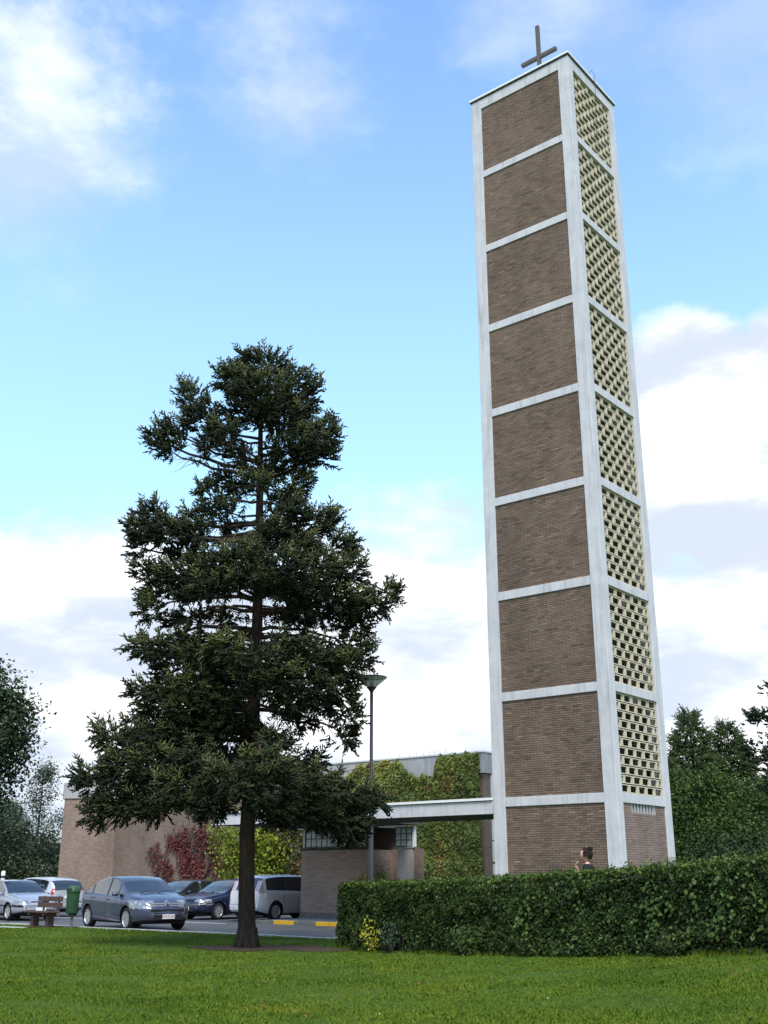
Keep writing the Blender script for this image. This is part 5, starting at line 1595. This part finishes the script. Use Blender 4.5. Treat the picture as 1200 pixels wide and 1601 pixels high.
bench = frame('park_bench', -16.6, -5.5, 0.06)
tag(bench, 'dark brown slatted bench on the lawn edge beside the green bin', 'bench')
for k, y in enumerate((-.42, -.27, -.12)):
    MB().box(-.68, .68, y - .06, y + .06, .42, .465).build('seat_slat', M['brown_wood'], bench, bevel=.008)
for z0 in (.56, .74):
    MB().box(-.62, .62, .02, .065, z0, z0 + .14).build('back_slat', M['brown_wood'], bench, bevel=.008)
for x in (-.38, .38):
    MB().box(x - .06, x + .06, -.44, .015, .34, .418).build('bracket', M['brown_wood'], bench, bevel=.01)
    MB().box(x - .07, x + .07, -.30, -.08, -.15, .34).build('leg', M['brown_wood'], bench, bevel=.01)
    MB().box(x - .035, x + .035, .068, .11, .30, .90).build('back_post', M['dark_kerb'], bench, bevel=.006)
slab = frame('stone_slab', -17.3, -6.3, 0.06)
tag(slab, 'worn grey stone slab in the grass before the bench', 'slab')
MB().box(-.6, .6, -.2, .2, -.05, .015).build('stone', M['grey_concrete'], slab, bevel=.02)

litter = frame('litter_bin', -15.55, -5.4, 0.06)
tag(litter, 'green plastic litter bin on a dark post beside the slate blue car', 'litter bin')
litter.scale = (.78, .78, .95)
def ring_loft(mb, rings, n=20, m=0, pw=3.2, cap=True):
    V_, F_ = [], []
    for (a, b, z_, ox) in rings:
        for k in range(n):
            an_ = 6.2832 * k / n
            c_, s_ = math.cos(an_), math.sin(an_)
            V_.append((a * math.copysign(abs(c_) ** (2 / pw), c_), ox + b * math.copysign(abs(s_) ** (2 / pw), s_), z_))
    for r in range(len(rings) - 1):
        for k in range(n):
            k2 = (k + 1) % n
            F_.append((r * n + k, r * n + k2, (r + 1) * n + k2, (r + 1) * n + k))
    if cap:
        F_.append(tuple(range(n - 1, -1, -1)))
        F_.append(tuple((len(rings) - 1) * n + k for k in range(n)))
    return mb.add(V_, F_, m)
ring_loft(MB(), [(.20, .17, .42, 0), (.215, .185, .45, 0), (.235, .205, 1.02, 0), (.245, .215, 1.05, 0)]).build('body', M['bin_green'], litter, True)
ring_loft(MB(), [(.255, .225, 1.05, 0), (.255, .225, 1.09, 0), (.24, .21, 1.17, 0), (.20, .17, 1.235, 0), (.12, .10, 1.265, 0)]).build('lid', M['bin_green'], litter, True)
MB().box(-.15, .15, -.232, -.19, 1.10, 1.19).build('opening', M['dark_trim'], litter, bevel=.02)
MB().box(-.06, .06, .0, .06, -.2, .42).box(-.02, .02, .21, .25, .42, 1.0).build('post', M['dark_kerb'], litter)
post = empty('marker_post', (-21.6, 64.5, 0))
tag(post, 'slim white marker post beyond the silver cars', 'post')
MB().lathe([(.12, -.2), (.12, 1.75), (.10, 1.82), (.001, 1.84)], n=12).build('shaft', M['white_paint'], post, True)
MB().lathe([(.124, 1.45), (.124, 1.58)], n=12).build('band', M['dark_trim'], post)
house = empty('distant_house', (-30.2, 86, 0))
tag(house, 'low brown brick outbuilding at the far left behind the cars', 'building')
MB().box(-5, 3.2, 0, 6, -.2, 3.0).build('wall', M['far_brick'], house)
MB().add([(-5.3, -.3, 3.0), (3.5, -.3, 3.0), (3.5, 6.3, 3.0), (-5.3, 6.3, 3.0), (-5.3, 3, 4.6), (3.5, 3, 4.6)], [(0, 1, 5, 4), (2, 3, 4, 5), (1, 2, 5), (3, 0, 4), (3, 2, 1, 0)]).build('roof', M['tower_brick'], house)
w_ = MB().box(-1.5, .2, -.03, -.005, 1.0, 2.2).build('window', M['window'], house)
MB().box(-1.6, .3, -.06, -.031, .92, 1.0).build('sill', M['white_paint'], w_)

# ================================================================== PERSON behind the hedge
M['skin'] = mat('skin', lambda nt, b: nt.links.new(ramp(nt, noise(nt, coords(nt), 14), [(0.3, (0.50, 0.27, 0.20)), (0.7, (0.60, 0.36, 0.27))]), b.inputs['Base Color']), 0.5, 0.35, **{'Subsurface Weight': 0.0})
M['hair'] = mat('hair', lambda nt, b: nt.links.new(ramp(nt, noise(nt, coords(nt, (1, 1, 5)), 30), [(0.3, (0.008, 0.006, 0.005)), (0.7, (0.022, 0.015, 0.013))]), b.inputs['Base Color']), 0.75, 0.15)
M['black_cloth'] = mat('black_cloth', lambda nt, b: nt.links.new(ramp(nt, noise(nt, coords(nt), 25), [(0.3, (0.010, 0.010, 0.014)), (0.7, (0.022, 0.022, 0.028))]), b.inputs['Base Color']), 0.9, 0.15)
M['jeans'] = mat('jeans', lambda nt, b: nt.links.new(ramp(nt, noise(nt, coords(nt), 40), [(0.3, (0.02, 0.03, 0.06)), (0.7, (0.04, 0.055, 0.10))]), b.inputs['Base Color']), 0.9, 0.15)
M['clip_pink'] = mat('clip_pink', None, 0.4, 0.4, (0.75, 0.5, 0.55))
def skin_mesh(name, pts, edges, material, parent, sub=2, root_i=0):
    me = bpy.data.meshes.new(name)
    me.from_pydata([p[:3] for p in pts], edges, [])
    o = link(bpy.data.objects.new(name, me))
    md = o.modifiers.new('skin', 'SKIN')
    me.skin_vertices[0].data[root_i].use_root = True
    for i, p in enumerate(pts):
        r = p[3] if isinstance(p[3], tuple) else (p[3], p[3])
        me.skin_vertices[0].data[i].radius = r
    md2 = o.modifiers.new('sub', 'SUBSURF')
    md2.levels = md2.render_levels = sub
    dg = bpy.context.evaluated_depsgraph_get()
    dg.update()
    me2 = bpy.data.meshes.new_from_object(o.evaluated_get(dg))
    bpy.data.objects.remove(o)
    me2.materials.clear()
    me2.materials.append(material)
    me2.polygons.foreach_set('use_smooth', [True] * len(me2.polygons))
    return link(bpy.data.objects.new(name, me2), parent)
# figure faces +y in its own frame; right arm raised with the hand at the chin
PX, PY = 3.86, 21.55
PZ = float(terrain(PX, PY)) - 0.06
person = empty('person', (PX, PY, PZ), R(72))
tag(person, 'person with dark pinned-up hair and black sleeveless top behind the hedge', 'person')
person.scale = (1.03, 1.03, 1.03)
B = [(0, 0, .95, (.15, .11)), (0, 0, 1.12, (.125, .09)), (0, -.01, 1.30, (.15, .10)), (0, -.015, 1.40, (.13, .085)), (0, -.01, 1.455, (.055, .05)), (0, .012, 1.51, (.05, .05)),
     (.09, 0, .90, .095), (.10, .01, .52, .062), (.10, -.02, .10, .042), (.10, .10, .04, .035),
     (-.09, 0, .90, .095), (-.10, .01, .52, .062), (-.10, -.02, .10, .042), (-.10, .10, .04, .035),
     (.185, -.015, 1.385, .05), (.235, .02, 1.14, .04), (.16, .16, 1.26, .036), (.12, .21, 1.37, .031), (.10, .22, 1.42, .035),
     (-.185, -.015, 1.385, .05), (-.24, -.02, 1.13, .04), (-.25, .06, .90, .03), (-.245, .10, .80, .033)]
Eb = [(0, 1), (1, 2), (2, 3), (3, 4), (4, 5), (0, 6), (6, 7), (7, 8), (8, 9), (0, 10), (10, 11), (11, 12), (12, 13), (3, 14), (14, 15), (15, 16), (16, 17), (17, 18), (3, 19), (19, 20), (20, 21), (21, 22)]
# five fingers on each hand
for hand, c_, fw in ((18, (.10, .22, 1.42), 1), (22, (-.245, .10, .80), -1)):
    for k in range(5):
        off = (k - 2) * .015
        ln = (.045, .07, .078, .07, .055)[k]
        b0 = len(B)
        if fw == 1:
            B.append((c_[0] + off * .9, c_[1] - .01 + (.0 if k else .02), c_[2] + .035, .010))
            B.append((c_[0] + off - .01, c_[1] - .03, c_[2] + .035 + ln * .55, .009))
            B.append((c_[0] + off - .02, c_[1] - .055, c_[2] + .035 + ln * .8, .008))
        else:
            B.append((c_[0] + .005, c_[1] + .01 + off, c_[2] - .035, .010))
            B.append((c_[0] + .015, c_[1] + .02 + off, c_[2] - .035 - ln * .55, .009))
            B.append((c_[0] + .03, c_[1] + .02 + off, c_[2] - .035 - ln * .95, .008))
        Eb += [(hand, b0), (b0, b0 + 1), (b0 + 1, b0 + 2)]
body = skin_mesh('body', B, Eb, M['skin'], person)
# head: shaped ellipsoid with brow, nose, chin
bm = bmesh.new()
bmesh.ops.create_uvsphere(bm, u_segments=32, v_segments=24, radius=1)
for v in bm.verts:
    x, y, z_ = v.co
    k = 1 - .22 * max(0, -z_) ** 1.3
    X_, Y_, Z_ = x * .073 * k, y * .093 * (1 - .10 * max(0, -z_)), z_ * .115
    if y > 0:
        nose = math.exp(-(x / .20) ** 2 - ((z_ + .12) / .20) ** 2)
        Y_ += .024 * nose * y
        Y_ -= .010 * (math.exp(-((abs(x) - .42) / .16) ** 2 - ((z_ - .10) / .12) ** 2)) * y
        Y_ += .009 * math.exp(-(x / .35) ** 2 - ((z_ + .50) / .07) ** 2) * y + .012 * math.exp(-(x / .3) ** 2 - ((z_ + .82) / .14) ** 2)
    ear = math.exp(-((y + .05) / .16) ** 2 - ((z_ + .05) / .22) ** 2)
    X_ += math.copysign(.014 * ear * (abs(x) > .85), x)
    v.co = (X_, Y_ + .028, Z_ + 1.615)
me = bpy.data.meshes.new('head')
bm.to_mesh(me)
bm.free()
me.polygons.foreach_set('use_smooth', [True] * len(me.polygons))
me.materials.append(M['skin'])
head = link(bpy.data.objects.new('head', me), person)
for sg in (-1, 1):
    MB().lathe([(.001, -.012), (.010, -.006), (.012, 0), (.010, .006), (.001, .012)], n=10).build('eye', M['hair'], head, True, (sg * .031, .107, 1.628))
MB().box(-.022, .022, .112, .1165, 1.553, 1.561).build('mouth', mat('lip', None, .5, .3, (.42, .14, .13)), head)
# hair cap swept up into a knot
bm = bmesh.new()
bmesh.ops.create_uvsphere(bm, u_segments=28, v_segments=20, radius=1)
dele = []
for v in bm.verts:
    x, y, z_ = v.co
    r = 1 + .05 * math.sin(x * 9 + z_ * 7) + .03 * math.sin(y * 17)
    v.co = (x * .093 * r, y * .118 * r + .004, z_ * .122 * r + 1.632)
    if (y > .45 and z_ < .62) or (z_ < -.35 and y > -.25) or z_ < -.72: dele.append(v)
bmesh.ops.delete(bm, geom=dele, context='VERTS')
me = bpy.data.meshes.new('hair')
bm.to_mesh(me)
bm.free()
me.polygons.foreach_set('use_smooth', [True] * len(me.polygons))
me.materials.append(M['hair'])
hair = link(bpy.data.objects.new('hair', me), person)
kn = MB()
for k in range(9):
    a_ = k * .7
    kn.lathe([(.001, -.034), (.026, -.022), (.036, 0), (.026, .022), (.001, .034)], (.028 * math.cos(a_), -.06 + .03 * math.sin(a_), 1.735 + .012 * math.sin(k * 2.1)), 10)
kn.build('knot', M['hair'], hair, True)
for x, y, z_ in ((.045, .0, 1.752), (.03, -.06, 1.765), (-.03, -.03, 1.76)):
    MB().box(-.014, .014, -.006, .006, -.008, .008).build('hair_clip', M['clip_pink'], hair, bevel=.003, loc=(x, y, z_))
def garment(name, src, test, out, material):
    """cloth that follows the body: the body's own faces in a zone, moved outward"""
    bm = bmesh.new()
    bm.from_mesh(src.data)
    bmesh.ops.delete(bm, geom=[f for f in bm.faces if not test(f.calc_center_median())], context='FACES')
    bm.normal_update()
    for v in bm.verts:
        v.co += v.normal * out
    me = bpy.data.meshes.new(name)
    bm.to_mesh(me)
    bm.free()
    me.materials.clear()
    me.materials.append(material)
    return link(bpy.data.objects.new(name, me), person)
garment('sleeveless_top', body, lambda c: .92 < c.z < 1.452 and (abs(c.x) < .20 or c.z > 1.36) and c.y < .125, .014, M['black_cloth'])
garment('trousers', body, lambda c: .10 < c.z < .96 and abs(c.x) < .215, .012, M['jeans'])
